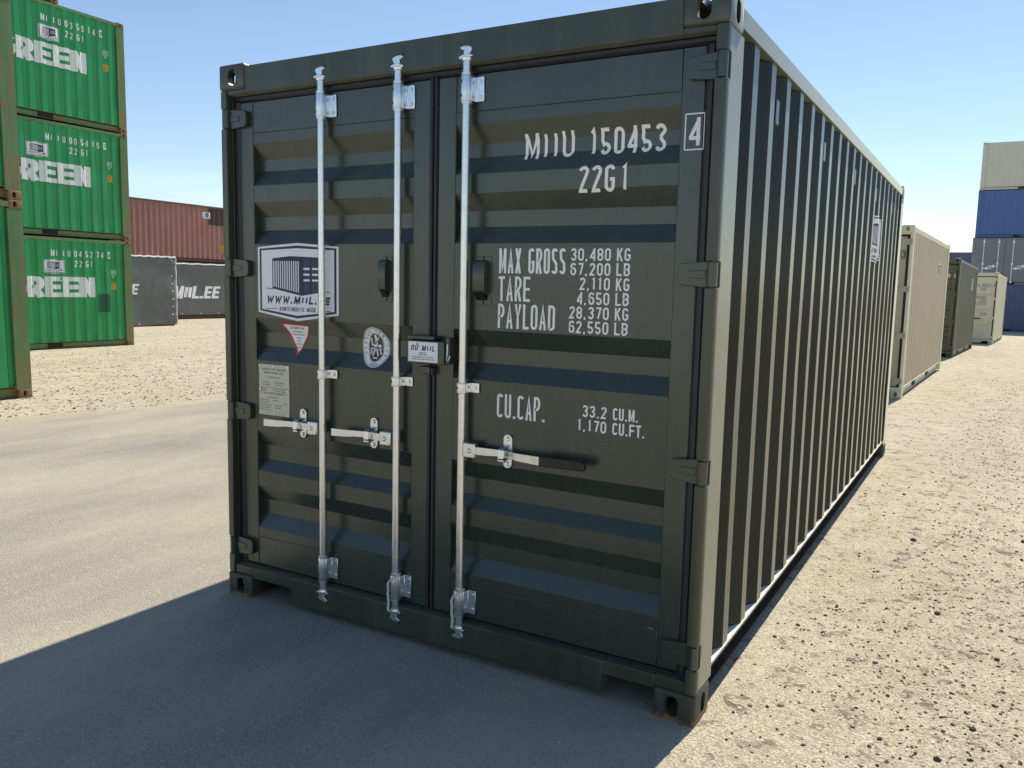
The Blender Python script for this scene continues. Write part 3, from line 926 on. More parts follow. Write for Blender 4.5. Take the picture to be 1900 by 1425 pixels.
def container(name, label, cat_group, corner, corner_local, rotz, keys, L=L20, tier=0, doors=False, hi=False, flat=False, pockets=True):
    """a shipping container; local x across, y along (door end at 0), z up. keys: paint of side, frame, casting"""
    side_k, frame_k, cast_k = keys
    root = bpy.data.objects.new(name, None)
    root.empty_display_size = 0.5
    col.objects.link(root)
    tag(root, label, 'shipping container', cat_group)
    if flat:
        R = Matrix.Rotation(rotz, 3, 'Z')
    else:
        n = gnormal(corner[0], corner[1])
        R = Vector((0, 0, 1)).rotation_difference(n).to_matrix() @ Matrix.Rotation(rotz, 3, 'Z')
    c = Vector((corner_local[0], corner_local[1], -tier * H))
    P = Vector((corner[0], corner[1], (zg(*corner) if len(corner) < 3 else corner[2])))
    M = R.to_4x4()
    M.translation = P - R @ c
    root.matrix_world = M
    bv = .003 if hi else 0
    for ix in (0, 1):
        for iy in (0, 1):
            for iz in (0, 1):
                o = link('corner_casting', casting(1 - 2 * ix, 1 - 2 * iy, 1 - 2 * iz, frame_k if hi and iz else cast_k), root)
                o.location = (W * ix, L * iy, H * iz)
    # posts
    for ix in (0, 1):
        X = (lambda x: x) if ix else (lambda x: W - x)
        p = MB()
        if doors:
            zs = [.1185] + [q for zc in (.258, .946, 1.645, 2.344) for q in (zc - .0455, zc + .0455)] + [2.4725]
            for a, b in zip(zs[0::2], zs[1::2]):
                pl = [(2.394, .004), (2.424, .004), (2.432, .007), (2.436, .014), (2.436, .040), (2.394, .040)]
                p.prism([(X(u), v) for u, v in pl], lambda u, v, t: (u, v, t), a, b)
            p.box(*sorted((X(2.392), X(2.4335))), .0405, .205, .1185, 2.4725)
        else:
            p.box(*sorted((X(2.33), X(2.4345))), .006, .205, .1185, 2.4725)
        post = p.build('corner_post', frame_k, root, bv, fix=True)
        if hi:
            for zc in (.258, .946, 1.645, 2.344):
                MB().box(*sorted((X(2.4300), X(2.4342))), .0425, .0535, zc - .044, zc + .044).build('hinge_slot', 'black', post)
        p = MB().box(*sorted((X(2.33), X(2.4345))), L - .205, L - .006, .1185, 2.4725)
        p.build('corner_post', frame_k, root, bv)
    # rails
    for ix in (0, 1):
        X = (lambda x: x) if ix else (lambda x: W - x)
        p = MB().box(*sorted((X(2.375), X(2.4345))), .1785, L - .1785, 2.497, 2.566)
        p.build('top_rail', frame_k, root, bv)
        p = MB()
        p.box(*sorted((X(2.356), X(2.4325))), .1785, L - .1785, .1585, .1645)
        p.box(*sorted((X(2.358), X(2.366))), .1785, L - .1785, .030, .158, 1)
        p.box(*sorted((X(2.3585), X(2.398))), .1785, L - .1785, .022, .0295, 1)
        rail = p.build('bottom_rail', [frame_k, 'rail_shade' if hi else frame_k], root, 0)
        if hi:
            MB().box(*sorted((X(2.390), X(2.431))), .210, L - .210, .1648, .1668).build('ledge_strip', 'ledge_pale', rail)  # thin pale strip along the top of the ledge
    if pockets:
        for yy in (L / 2 - 1.025, L / 2 + 1.025):
            k = MB().box(W - .0715, W - .0610, yy - .18, yy + .18, .032, .150)
            k.build('forklift_pocket', 'pocket_dark', root)
    # corrugated long sides
    prof = side_profile(L, SIDE_OUT, SIDE_IN, side_k == 'leaf_green')
    dent = .0022 if hi else (.010 if side_k in ('leaf_green', 'oxide_brown') else .003)
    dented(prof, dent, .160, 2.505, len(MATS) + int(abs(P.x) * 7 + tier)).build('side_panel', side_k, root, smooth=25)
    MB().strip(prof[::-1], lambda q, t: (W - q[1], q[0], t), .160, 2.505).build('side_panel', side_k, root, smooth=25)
    # roof
    rp, y = [(.10, 2.548)], .30
    while y < L - .3:
        rp += [(y, 2.548), (y + .05, 2.562), (y + .14, 2.562), (y + .19, 2.548)]
        y += .38
    rp += [(L - .10, 2.548)]
    MB().strip(rp, lambda q, t: (t, q[0], q[1]), .070, W - .070).build('roof', side_k, root, smooth=25)
    # underside
    MB().box(.064, W - .064, .10, L - .06, .135, .155).build('floor', 'pocket_dark', root)
    # closed end
    ep, x = [(.108, L - .014)], .17
    ep = [(.108, L - .060)]
    while x < W - .30:
        ep += [(x, L - .060), (x + .05, L - .018), (x + .14, L - .018), (x + .19, L - .060)]
        x += .25
    ep += [(W - .108, L - .060)]
    MB().strip(ep[::-1], lambda q, t: (q[0], q[1], t), .12, 2.50).build('end_panel', side_k, root, smooth=25)
    MB().box(.1625, W - .1625, L - .065, L - .004, 2.485, 2.575).build('end_header', frame_k, root)
    MB().box(.1625, W - .1625, L - .065, L - .004, .025, .145).build('end_sill', frame_k, root)
    if doors:
        h = MB().box(.1625, W - .1625, .010, .098, 2.453, 2.576)
        h.box(.045, .162, .010, .098, 2.4525, 2.4725)
        h.box(W - .162, W - .045, .010, .098, 2.4525, 2.4725)
        h.build('door_header', frame_k, root, bv)
        h = MB()
        h.box(.1625, .428, .012, .090, .108, .161)
        h.box(.428, 2.062, .010, .090, .040, .1615)
        h.box(2.062, W - .1625, .012, .090, .108, .161)
        h.box(.045, .162, .012, .090, .1185, .161)
        h.box(W - .162, W - .045, .012, .090, .1185, .161)
        h.build('door_sill', frame_k, root, bv)
        root['_'] = 1
        dl = door_leaf(root, side_k if not hi else 'dark_green', True, hi)
        dr = door_leaf(root, side_k if not hi else 'dark_green', False, hi)
        del root['_']
        return root, dl, dr, prof
    ep = [(p[0], L - p[1]) for p in ep]
    MB().strip(ep, lambda q, t: (q[0], q[1], t), .12, 2.50).build('end_panel', side_k, root, smooth=25)
    MB().box(.1625, W - .1625, .004, .065, 2.485, 2.575).build('end_header', frame_k, root)
    MB().box(.1625, W - .1625, .004, .065, .025, .145).build('end_sill', frame_k, root)
    return root, None, None, prof

def dented(prof, amp, z0, z1, seed):
    """corrugated sheet pushed in a little here and there by years of handling"""
    q = random.Random(seed)
    nz = 16
    ph = [q.uniform(0, 6.28) for _ in range(6)]
    hits = [(q.uniform(prof[0][0], prof[-1][0]), q.uniform(.4, 2.2), q.uniform(.10, .28), q.uniform(.5, 1.6)) for _ in range(14)]
    def push(y, z):
        d = .5 + .25 * math.sin(1.3 * y + ph[0] + .9 * math.sin(1.7 * z + ph[1])) + .25 * math.sin(4.1 * z + ph[2] + 2.3 * y)
        for hy, hz, w, k in hits:
            e = ((y - hy) ** 2 + (z - hz) ** 2) / (w * w)
            if e < 6:
                d += k * math.exp(-e)
        edge = min(1, (z - z0) / .25, (z1 - z) / .25)
        return amp * d * max(0, edge)
    n = len(prof)
    mb = MB()
    vs = []
    for j in range(nz + 1):
        z = z0 + (z1 - z0) * j / nz
        for (y, x) in prof:
            d = push(y, z)
            vs.append((x - d, y + (d - amp * .5) * .6 * max(0, min(1, (z - z0) / .25, (z1 - z) / .25)), z))
    fs = [(j * n + i, j * n + i + 1, (j + 1) * n + i + 1, (j + 1) * n + i) for j in range(nz) for i in range(n - 1)]
    return mb.add(vs, fs)

def side_breaks(prof):
    return [p[0] for p in prof]

# ---------------------------------------------------------------- the dark green container
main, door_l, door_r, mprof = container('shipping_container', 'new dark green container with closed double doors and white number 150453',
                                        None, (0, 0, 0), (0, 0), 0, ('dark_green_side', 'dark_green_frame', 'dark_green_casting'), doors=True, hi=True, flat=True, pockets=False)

def marking(door, items, mats=('white_paint',), name='marking'):
    p = Print()
    for it in items:
        p.text(*it[0], **it[1])
    return p.build(name, list(mats), door, door_fn, vb=DOOR_BREAKS)

C1 = dict(cw=.40, sw=.13, gap=.12)
for it in ((('MIIU', 1.630, 2.081, .097), dict(width=.212, **C1)), (('150453', 1.905, 2.081, .097), dict(width=.300, **C1)),
           (('22G', 1.881, 1.943, .098), dict(width=.146, **C1)), (('1', 2.052, 1.943, .098), dict(cw=.34, sw=.12, gap=.1))):
    marking(door_r, [it])
marking(door_r, [(('4', 2.300, 2.088, .095), dict(cw=.46, sw=.135))])
p = Print()
for a, b in (((2.286, 2.075), (2.354, 2.075)), ((2.354, 2.075), (2.354, 2.196)), ((2.354, 2.196), (2.286, 2.196)), ((2.286, 2.196), (2.286, 2.075))):
    p.line(a, b, .0045)
p.build('marking_frame', ['white_paint'], door_r, door_fn)
C2 = dict(cw=.36, sw=.105, gap=.09)
for txt, x, z, h, w in (('MAX GROSS', 1.540, 1.639, .098, .296), ('TARE', 1.539, 1.529, .098, .145), ('PAYLOAD', 1.539, 1.420, .098, .258), ('CU.CAP.', 1.543, 1.057, .097, .222)):
    marking(door_r, [((txt, x, z, h), dict(width=w, **C2))])
for i, (a, b) in enumerate((('30,480', 'KG'), ('67,200', 'LB'), ('2,110', 'KG'), ('4,650', 'LB'), ('28,370', 'KG'), ('62,550', 'LB'))):
    z = 1.690 - .0548 * i
    marking(door_r, [((a, 0, z, .047), dict(cw=.52, sw=.15, gap=.13, right=2.022))])
    marking(door_r, [((b, 2.046, z, .047), dict(width=.054, cw=.5, sw=.15, gap=.13))])
for z, a, b, w in ((1.096, '33.2', 'CU.M.', .102), (1.040, '1,170', 'CU.FT.', .130)):
    marking(door_r, [((a, 0, z, .046), dict(cw=.52, sw=.15, gap=.13, right=2.028))])
    marking(door_r, [((b, 2.053, z, .046), dict(width=w, cw=.48, sw=.15, gap=.11))])

# stickers and plate on the left leaf
p = Print()
hexbadge(p, .190, .698, 1.437, 1.745, .07)
p.build('company_sticker', ['white_vinyl', 'navy_ink', 'grey_ink'], door_l, door_fn, vb=DOOR_BREAKS)['label'] = 'white shield-shaped sticker with navy box drawing'
p = Print()
p.poly([(.319, 1.393), (.421, 1.229), (.511, 1.386)], 0, 0)
p.poly([(.340, 1.383), (.422, 1.250), (.497, 1.378)], 1, 1)
p.text('ATTENTION', .375, 1.362, .011, width=.090, cw=.6, sw=.2, gap=.2, m=0, layer=2)
for i, w in enumerate((.060, .075, .030, .022, .036, .030)):
    z = 1.347 - i * .0145
    c = .4195
    p.rect(c - w / 2, z, c + w / 2, z + .004, 2, 2)
p.build('warning_sticker', ['red_ink', 'white_vinyl', 'grey_ink'], door_l, door_fn, vb=DOOR_BREAKS)['label'] = 'red and white triangular attention sticker'
p = Print()
cx, cz = .887, 1.303
p.oval(cx, cz, .078, .090, 0, 0)
p.ring(cx, cz, .073, .085, .0025, 2, 1)
p.oval(cx, cz - .002, .040, .062, 1, 1)
p.ring(cx, cz - .002, .043, .065, .002, 2, 1.5)
for i, ch in enumerate('BUREAU VERITAS'):
    a = math.radians(205 - 17.7 * i)
    p.text(ch, cx + .0535 * math.cos(a) , cz + .0670 * math.sin(a), .0135, cw=.55, sw=.17, m=2, layer=1, rot=(math.cos(a - math.pi / 2), math.sin(a - math.pi / 2)))
p.text('1828', cx - .022, cz - .083, .013, width=.044, cw=.6, sw=.17, gap=.2, m=2, layer=1)
for a, b, w in (((.0, .045), (.002, .02), .014), ((.002, .025), (-.004, -.005), .016), ((-.003, 0), (-.018, -.040), .007), ((.0, 0), (.012, -.040), .007), ((0, .022), (.018, .046), .006),
                ((0, .020), (-.018, .006), .006), ((-.022, .006), (-.026, .042), .006), ((.012, .006), (.030, .006), .012), ((-.030, -.006), (-.012, -.006), .005), ((.014, -.008), (.032, -.008), .005), ((-.012, -.048), (.014, -.048), .006)):
    p.line((cx + a[0], cz + a[1]), (cx + b[0], cz + b[1]), w, 0, 2.5)
p.oval(cx + .002, cz + .048, .007, .009, 0, 3)
p.text('U', cx - .032, cz - .032, .022, cw=.5, sw=.16, m=0, layer=2.4)
p.text('S', cx + .020, cz - .032, .022, cw=.5, sw=.16, m=0, layer=2.4)
p.build('seal_sticker', ['white_vinyl', 'dark_brown_ink', 'grey_ink'], door_l, door_fn, vb=DOOR_BREAKS)['label'] = 'round white inspection seal sticker with figure'
# data plate
mb = MB().box(.189, .389, .0485, .0515, .938, 1.186)
mb.build('data_plate', 'tin_plate', door_l, .001)['label'] = 'pale riveted metal data plate'
p = Print()
p.text('APPROVED FOR TRANSPORT', .212, 1.157, .010, width=.155, cw=.5, sw=.17, gap=.2, m=0)
p.text('UNDER CUSTOMS SEAL', .226, 1.140, .010, width=.125, cw=.5, sw=.17, gap=.2, m=0)
p.text('CSC SAFETY APPROVAL', .222, 1.040, .009, width=.135, cw=.5, sw=.17, gap=.2, m=0)
r = random.Random(5)
for z, rng in ((1.122, ((.25, .33),)), (1.097, ((.215, .255), (.295, .355))), (1.085, ((.215, .26), (.295, .34))), (1.066, ((.200, .245), (.290, .375))), (1.056, ((.2, .235), (.3, .37))),
               (1.024, ((.25, .32),)), (1.010, ((.2, .26), (.28, .32))), (.998, ((.2, .25), (.35, .375))), (.986, ((.2, .27), (.29, .34))), (.974, ((.2, .262), (.29, .33))), (.962, ((.2, .265),))):
    for a, b in rng:
        x = a
        while x < b:
            w = r.uniform(.006, .016)
            p.rect(x, z, min(b, x + w), z + .0045, 0)
            x += w + .004
for z in (1.075, 1.048):
    p.line((.196, z), (.382, z), .0014, 0)
p.line((.285, 1.048), (.285, 1.075), .0014, 0)
p.build('plate_print', ['grey_ink'], door_l, lambda u, v, o: (u, .0485 - o, v), base=.0006)
for x, z in [(x, z) for x in (.196, .289, .382) for z in (1.178, .946)] + [(.196, 1.062), (.382, 1.062)]:
    MB().cyl((x, .050, z), (x, .0455, z), .0065, .005, n=10).build('rivet', 'zinc', door_l, fix=True)

# ventilation covers on both leaves
for dr, x0, x1 in ((door_l, .945, 1.003), (door_r, 1.432, 1.506)):
    v = MB()
    v.box(x0 + .006, x1, .0495, .0525, 1.508, 1.705)
    v.prism([(.0495, 1.690), (.0495, 1.545), (.024, 1.560), (.018, 1.572), (.018, 1.668), (.026, 1.684)], lambda u, q, t: (t, u, q), x0 + .002, x1 - .016)
    v.build('vent_cover', 'dark_green', dr, .003, fix=True)
    v = MB().prism([(.0490, 1.5445), (.0490, 1.528), (.020, 1.571), (.0235, 1.5595)], lambda u, q, t: (t, u, q), x0 + .005, x1 - .020)
    v.build('vent_mouth', 'black', dr, fix=True)
    for z in (1.697, 1.519):
        MB().cyl(((x0 + x1) / 2 - .004, .050, z), ((x0 + x1) / 2 - .004, .044, z), .007, .006, n=10).build('bolt', 'dark_green', dr, fix=True)

# lock box across the middle of the doors
lb = MB()
lb.box(1.122, 1.262, .000, .0495, 1.356, 1.374)
lb.box(1.122, 1.140, .000, .0495, 1.256, 1.356)
lb.box(1.1405, 1.325, -.020, .0495, 1.258, 1.3555)
lb.box(1.3255, 1.345, -.010, .0495, 1.262, 1.372)
lb.build('lock_box', 'dark_green', door_r, .004)
mb = MB().box(1.147, 1.297, -.0235, -.0205, 1.266, 1.350)
mb.build('lock_box_sign', 'white_vinyl', door_r, .001)['label'] = 'white sign on the lock box'
p = Print()
p.text('OÜ MIIL', 1.160, 1.313, .023, width=.122, cw=.62, sw=.20, gap=.22, m=0, slant=.22)
for z, a, b in ((1.302, .205, .240), (1.294, .200, .244), (1.284, .168, .276), (1.275, .163, .281)):
    x = 1 + a
    while x < 1 + b:
        w = r.uniform(.004, .011)
        p.rect(x, z, min(1 + b, x + w), z + .0042, 1)
        x += w + .003
p.build('sign_print', ['navy_ink', 'grey_ink'], door_r, lambda u, v, o: (u, -.0235 - o, v), base=.0006)
k = MB().tube([(1.337, -.011, 1.345), (1.337, -.012, 1.300), (1.338, -.016, 1.285), (1.342, -.018, 1.279), (1.3475, -.018, 1.281), (1.351, -.016, 1.289), (1.351, -.014, 1.299)], .0026, 8)
k.build('lock_hook', 'zinc', door_r)
k = MB().box(1.182, 1.232, .012, .0495, 1.212, 1.244)
k.box(1.2325, 1.240, .020, .0495, 1.208, 1.240)
k.build('lock_stop', 'dark_green', door_l, .003)

# cord tied round two lower rod brackets
for rx, dr, seed in ((1.057, door_l, 1), (1.396, door_r, 2)):
    q = random.Random(seed)
    pts = []
    for i in range(24):
        a = math.radians(-200 + 200 * i / 23)
        pts.append((rx + .0255 * math.cos(a), .016 + .0255 * math.sin(a), .268 + .045 * i / 23))
    mb = MB().tube(pts, .0034, 7)
    pts = [(rx - .022, -.003 , .276)]
    x = rx - .026
    for i in range(1, 13):
        x += q.uniform(-.002, .0022)
        pts.append((x, -.008 + q.uniform(-.002, .002), .276 - i * .0115))
    mb.tube(pts, .0036, 7)
    mb.tube([(a + .006 + q.uniform(-.001, .001), b - .001, c + .006) for a, b, c in pts[1:]], .0034, 7)
    mb.tube([(rx - .020, -.006, .270), (rx - .002, -.011, .288), (rx + .018, -.004, .306)], .0034, 7)
    mb.build('tie_cord', 'string', dr)

# vents and badge on the long side
for yc in (.833, 1.945, 3.057, 4.169, 5.281):
    v = MB()
    v.prism([(yc - .030, W - .050), (yc + .040, W - .050), (yc + .040, W - .034), (yc + .030, W - .022), (yc - .030, W - .022)], lambda u, q, t: (q, u, t), 2.285, 2.385)
    v.build('vent_cover', 'dark_green_side', main, .003, fix=True)
p = Print()
hexbadge(p, 4.10, 4.56, 1.85, 2.17, .07)
p.build('company_sticker', ['white_vinyl', 'navy_ink', 'grey_ink'], main, side_fn(mprof), ub=side_breaks(mprof))

# ---------------------------------------------------------------- the green stacks on the left
GREEN = ('leaf_green', 'leaf_green_worn', 'rusty_casting')

def green_prints(root, prof, number, check, sticker_y=3.83):
    sf, ub = side_fn(prof), side_breaks(prof)
    p = Print()
    for i, ch in enumerate(number):
        p = Print()
        p.text(ch, 4.005 + .139 * i, 2.135, .145, cw=.50, sw=.17)
        p.build('number_marking', ['worn_white'], root, sf, base=.003, eps=.0015, ub=ub)
    p = Print()
    p.rect(5.41, 2.13, 5.50, 2.29, 0)
    p.text(check, 5.428, 2.155, .105, cw=.50, sw=.2, m=1, layer=1)
    p.build('check_marking', ['worn_white', 'leaf_green'], root, sf, base=.003, eps=.0015, ub=ub)
    p = Print()
    p.text('22G1', 4.56, 1.905, .145, cw=.50, sw=.16, pitch=.139)
    p.build('type_marking', ['worn_white'], root, sf, base=.003, eps=.0015, ub=ub)
    p = Print()
    for i, ch in enumerate('GREEN'):
        p.text(ch, 3.02 + .412 * i, 1.20, .47, cw=.53, sw=.225, sx=1.62)
    p.build('name_marking', ['worn_white'], root, sf, base=.003, eps=.0015, ub=ub)
    p = Print()
    hexbadge(p, sticker_y, sticker_y + .48, 1.76, 2.05, .05)
    p.build('company_sticker', ['white_vinyl', 'navy_ink', 'grey_ink'], root, sf, base=.003, eps=.0012, ub=ub)
    p = Print()
    p.rect(5.50, 1.74, 5.63, 1.86, 1, 0)
    for q in ((5.50, 1.74, 5.63, 1.75), (5.50, 1.85, 5.63, 1.86), (5.50, 1.74, 5.51, 1.86), (5.62, 1.74, 5.63, 1.86)):
        p.rect(*q, 0, 1)
    p.text('BC', 5.525, 1.775, .055, width=.08, cw=.5, sw=.18, m=0, layer=1)
    p.text('RT', 5.535, 1.675, .045, width=.07, cw=.5, sw=.18, m=0, layer=1)
    p.build('code_marking', ['worn_white', 'leaf_green'], root, sf, base=.003, eps=.0015, ub=ub)
    p = Print()
    p.rect(5.50, 1.385, 5.63, 1.545, 0, 0)
    p.line((5.52, 1.51), (5.60, 1.50), .012, 1, 1)
    p.line((5.53, 1.45), (5.60, 1.45), .012, 1, 1)
    p.line((5.53, 1.42), (5.57, 1.42), .012, 1, 1)
    p.build('yellow_label', ['yellow_vinyl', 'black_ink'], root, sf, base=.003, eps=.0015, ub=ub)

gB = (-15.46, 10.57)
for tier, (num, chk, sy, lab) in enumerate((('MIIU045274', '0', 3.83, 'lowest green container of the stack of lettered ones, number 045274'),
                                           ('MIIU005419', '7', 3.57, 'middle green lettered container of its stack, number 005419'),
                                           ('MIIU035914', '9', 3.95, 'upper green lettered container of its stack, number 035914'))):
    c, _, _, pr = container('shipping_container', lab, 'green containers stacked on the gravel', gB, (W, L20), math.radians((0.0, -.3, .25)[tier]), GREEN, tier=tier)
    green_prints(c, pr, num, chk, sy)
    if tier == 0:
        p = Print()
        p.rect(5.13, .84, 5.44, 1.28)
        p.build('repair_patch', ['dark_green_patch'], c, side_fn(pr), base=.003, ub=side_breaks(pr))
container('shipping_container', 'weathered green container set back on top of the lettered green stack', 'green containers stacked on the gravel', gB, (W, L20 + 1.62), 0, ('leaf_green', 'leaf_green_worn', 'rusty_casting'), tier=3)
gA = (-7.80, 3.54)
for tier, lab in enumerate(('bottom green container with rusty post, in the unlettered stack by the asphalt', 'top green container with rusty castings, in the unlettered stack by the asphalt')):
    container('shipping_container', lab, 'green containers stacked on the gravel', gA, (W, L20), math.radians((1.2, .6)[tier]), GREEN, tier=tier)

# ---------------------------------------------------------------- brown container over tarpaulin-covered ones
TX1, TX2 = -23.55, -28.35
t1 = (TX1, 18.10)
container('shipping_container', 'lower container hidden behind the creased black tarpaulin', None, t1, (W, L20), 0, ('oxide_brown_rail', 'oxide_brown_rail', 'oxide_brown_rail'))
t2 = (TX2, 26.9)
container('shipping_container', 'long lower container behind the lettered tarpaulin, under the brown container', None, t2, (W, L40), 0, ('oxide_brown_rail', 'oxide_brown_rail', 'oxide_brown_rail'), L=L40)
bc, _, _, bprof = container('shipping_container', 'long rust brown container stacked above the black tarpaulins', None, t2, (W, L40 - .1), 0, ('oxide_brown', 'oxide_brown_rail', 'oxide_brown_rail'), L=L40, tier=1)
yo = t2[1] - L40 + .1                # world y -> local y of the brown container
sf, ub = side_fn(bprof), side_breaks(bprof)
p = Print(); hexbadge(p, 23.48 - yo, 23.93 - yo, 2.00, 2.28, .06)
p.build('company_sticker', ['white_vinyl', 'navy_ink', 'grey_ink'], bc, sf, base=.004, eps=.002, ub=ub)
p = Print(); p.rect(23.80 - yo, 1.72, 24.72 - yo, 2.48)
p.build('repair_patch', ['brown_patch'], bc, sf, base=.003, ub=ub)
for i, ch in enumerate('MIIU4200123'):
    p = Print()
    p.text(ch, 24.70 - yo, 2.20 - i * .115, .085, cw=.55, sw=.2, layer=1)
    p.build('number_marking', ['white_paint'], bc, sf, base=.005, eps=.002, ub=ub)
p = Print(); p.rect(24.55 - yo, .50, 24.86 - yo, .82); 
for i in range(4):
    p.rect(24.58 - yo, .56 + i * .06, 24.80 - yo, .58 + i * .06, 1, 1)
p.build('yellow_label', ['yellow_vinyl', 'brown_patch'], bc, sf, base=.003, eps=.002, ub=ub)

def tarpaulin(label, x, y0, y1, base_z, height, text_at, seed, hem):
    """sheet hung on the long side of a container, facing +x"""
    root = bpy.data.objects.new('tarpaulin', None)
    col.objects.link(root)
    root.location = (x, y0, base_z)
    tag(root, label, 'tarpaulin', 'black tarpaulins hung on containers')
    q = random.Random(seed)
    L = y1 - y0
    folds = [(q.uniform(0, L), q.uniform(0, height), q.uniform(-1, 1), q.uniform(.15, .5)) for _ in range(9)]
    nu, nv = int(L / .09), 30
    def depth(u, v):
        d = .05 + .014 * math.sin(u * 1.9 + seed) + .010 * math.sin(v * 2.7 + u * .8)
        for fu, fv, sl, wd in folds:
            k = ((u - fu) - sl * (v - fv)) / (wd * .22)
            d += .016 * math.exp(-k * k) * math.exp(-((v - fv) / .7) ** 2)
        e = max(0, 1 - (L - u) / .55)                     # gathered creases at the laced edge
        d += .030 * e * math.sin(v * 7.3 + 2.2 * math.sin(v * 2.1) + u * 3)
        c = max(0, 1 - math.hypot(L - .12 - u, v - .08) / 1.1)
        ang = math.atan2(v - .08, L - .12 - u + 1e-6)
        d += .050 * c * math.sin(ang * 13)
        c = max(0, 1 - math.hypot(L - .12 - u, height - .06 - v) / 1.0)
        ang = math.atan2(height - .06 - v, L - .12 - u + 1e-6)
        d += .042 * c * math.sin(ang * 12)
        return max(d, .012)
    vs = [(depth(L * i / nu, height * j / nv), L * i / nu, height * j / nv) for j in range(nv + 1) for i in range(nu + 1)]
    n = nu + 1
    fs = [(j * n + i, j * n + i + 1, (j + 1) * n + i + 1, (j + 1) * n + i) for j in range(nv) for i in range(nu)]
    o = MB().add(vs, fs).build('sheet', 'black_tarpaulin', root, smooth=80)
    sd = o.modifiers.new('thickness', 'SOLIDIFY'); sd.thickness = .004
    if hem:
        m = MB()
        m.tube([(depth(L * i / 60, height) + .01 + .006 * math.sin(i * 2.2), L * i / 60, height + .012 + .012 * math.sin(i * 1.7)) for i in range(61)], .028, 6)
        m.build('top_hem', 'worn_white', root)
        m = MB()
        for i in range(9):
            v = .12 + i * (height - .24) / 8
            d = depth(L - .16, v)
            m.cyl((d - .005, L - .16, v), (d + .008, L - .16, v), .030, .026, n=12)
        for i in range(int(L)):
            d = depth(i + .5, .06)
            m.cyl((d - .005, i + .5, .06), (d + .008, i + .5, .06), .026, .022, n=12)
        m.build('eyelet', 'white_vinyl', root, fix=True)
        m = MB().tube([(.03 + .012 * math.sin(j * .9), L + .03, height * j / 30) for j in range(31)], .022, 6)
        m.build('edge_rope', 'worn_white', root)
    u1, z, h = text_at
    p = Print()
    cur = u1
    for ch in 'WWW.MIIL.EE'[::-1]:
        wd = {'W': 1.15, 'M': .95, 'I': .30, '.': .28}.get(ch, .70) * h
        g = .62 if ch not in 'I.' else .34
        cur -= wd
        p.text(ch, cur, z, h, cw=wd / h / 1.5 / WIDE.get(ch, 1.0), sw=.2, sx=1.5, slant=.26)
        cur -= .10 * h
    # speed lines trailing each letter
    k = Print()
    us = [u for pts, _, _ in p.p for u, _ in pts]
    p.build('lettering', ['white_vinyl'], root, lambda u, v, o: (depth(u, v) + o, u, v), base=.008, eps=.002,
            ub=[i * .09 for i in range(int(L / .09))], vb=[height * j / nv for j in range(nv)])
    return root

tz1 = zg(*t1)
tarpaulin('creased black tarpaulin laced along its edge, hung beside the green stack', TX1 + .003, t1[1] - L20 + .02, t1[1] + .04, tz1 + .04, 2.50, (16.22 - t1[1] + L20 + .25, 1.13, .38), 3, True)
tz2 = zg(*t2)
tarpaulin('smoother black tarpaulin with slanted white lettering, hung below the brown container', TX2 + .003, t2[1] - L40 + .02, t2[1] - .05, tz2 + .22, 2.28, (24.2 - t2[1] + L40, .74, .56), 8, True)

# ---------------------------------------------------------------- the row behind, on the right
def fn_local(door):
    return door_fn

bg, dl, dr, pr = container('shipping_container', 'sand beige container right behind the dark green one, with black figure 3 on its door', 'containers parked in a row along the yard',
                           (2.150, 10.90), (W, 0), math.radians(-2.0), ('sand_beige', 'cream', 'cream'), doors=True)
p = Print()
p.text('3', 2.292, 2.105, .10, cw=.5, sw=.15)
for a, b in (((2.283, 2.09), (2.360, 2.09)), ((2.360, 2.09), (2.360, 2.22)), ((2.360, 2.22), (2.283, 2.22)), ((2.283, 2.22), (2.283, 2.09))):
    p.line(a, b, .006)
p.build('marking', ['black_ink'], dr, door_fn, base=.003)
p = Print(); hexbadge(p, 4.10, 4.56, 1.85, 2.17, .07)
p.build('company_sticker', ['white_vinyl', 'navy_ink', 'grey_ink'], bg, side_fn(pr), base=.003, eps=.0015, ub=side_breaks(pr))

def white_numbers(dr, digits, check, ink, boxfill=False):
    p = Print()
    p.text('MIIU', 1.630, 2.081, .105, width=.212, cw=.4, sw=.15, gap=.13)
    p.text(digits, 1.905, 2.081, .105, width=.300, cw=.4, sw=.15, gap=.13)
    p.text('22G1', 1.881, 1.930, .105, width=.200, cw=.4, sw=.15, gap=.13)
    p.text(check, 2.298, 2.088, .095, cw=.46, sw=.15)
    for i, (a, b) in enumerate((('30,480', 'KG'), ('67,200', 'LB'), ('2,110', 'KG'), ('4,650', 'LB'), ('28,370', 'KG'), ('62,550', 'LB'))):
        z = 1.690 - .0548 * i
        p.text(a, 0, z, .047, cw=.52, sw=.17, gap=.13, right=2.022)
        p.text(b, 2.046, z, .047, width=.054, cw=.5, sw=.17, gap=.13)
    for txt, x, z, h, w in (('MAX GROSS', 1.540, 1.639, .098, .296), ('TARE', 1.539, 1.529, .098, .145), ('PAYLOAD', 1.539, 1.420, .098, .258), ('CU.CAP.', 1.543, 1.057, .097, .222)):
        p.text(txt, x, z, h, width=w, cw=.36, sw=.14, gap=.09)
    for z, a, b, w in ((1.096, '33.2', 'CU.M.', .102), (1.040, '1,170', 'CU.FT.', .130)):
        p.text(a, 0, z, .046, cw=.52, sw=.17, gap=.13, right=2.028)
        p.text(b, 2.053, z, .046, width=w, cw=.48, sw=.17, gap=.11)
    p.build('marking', [ink], dr, door_fn, base=.003, vb=DOOR_BREAKS)

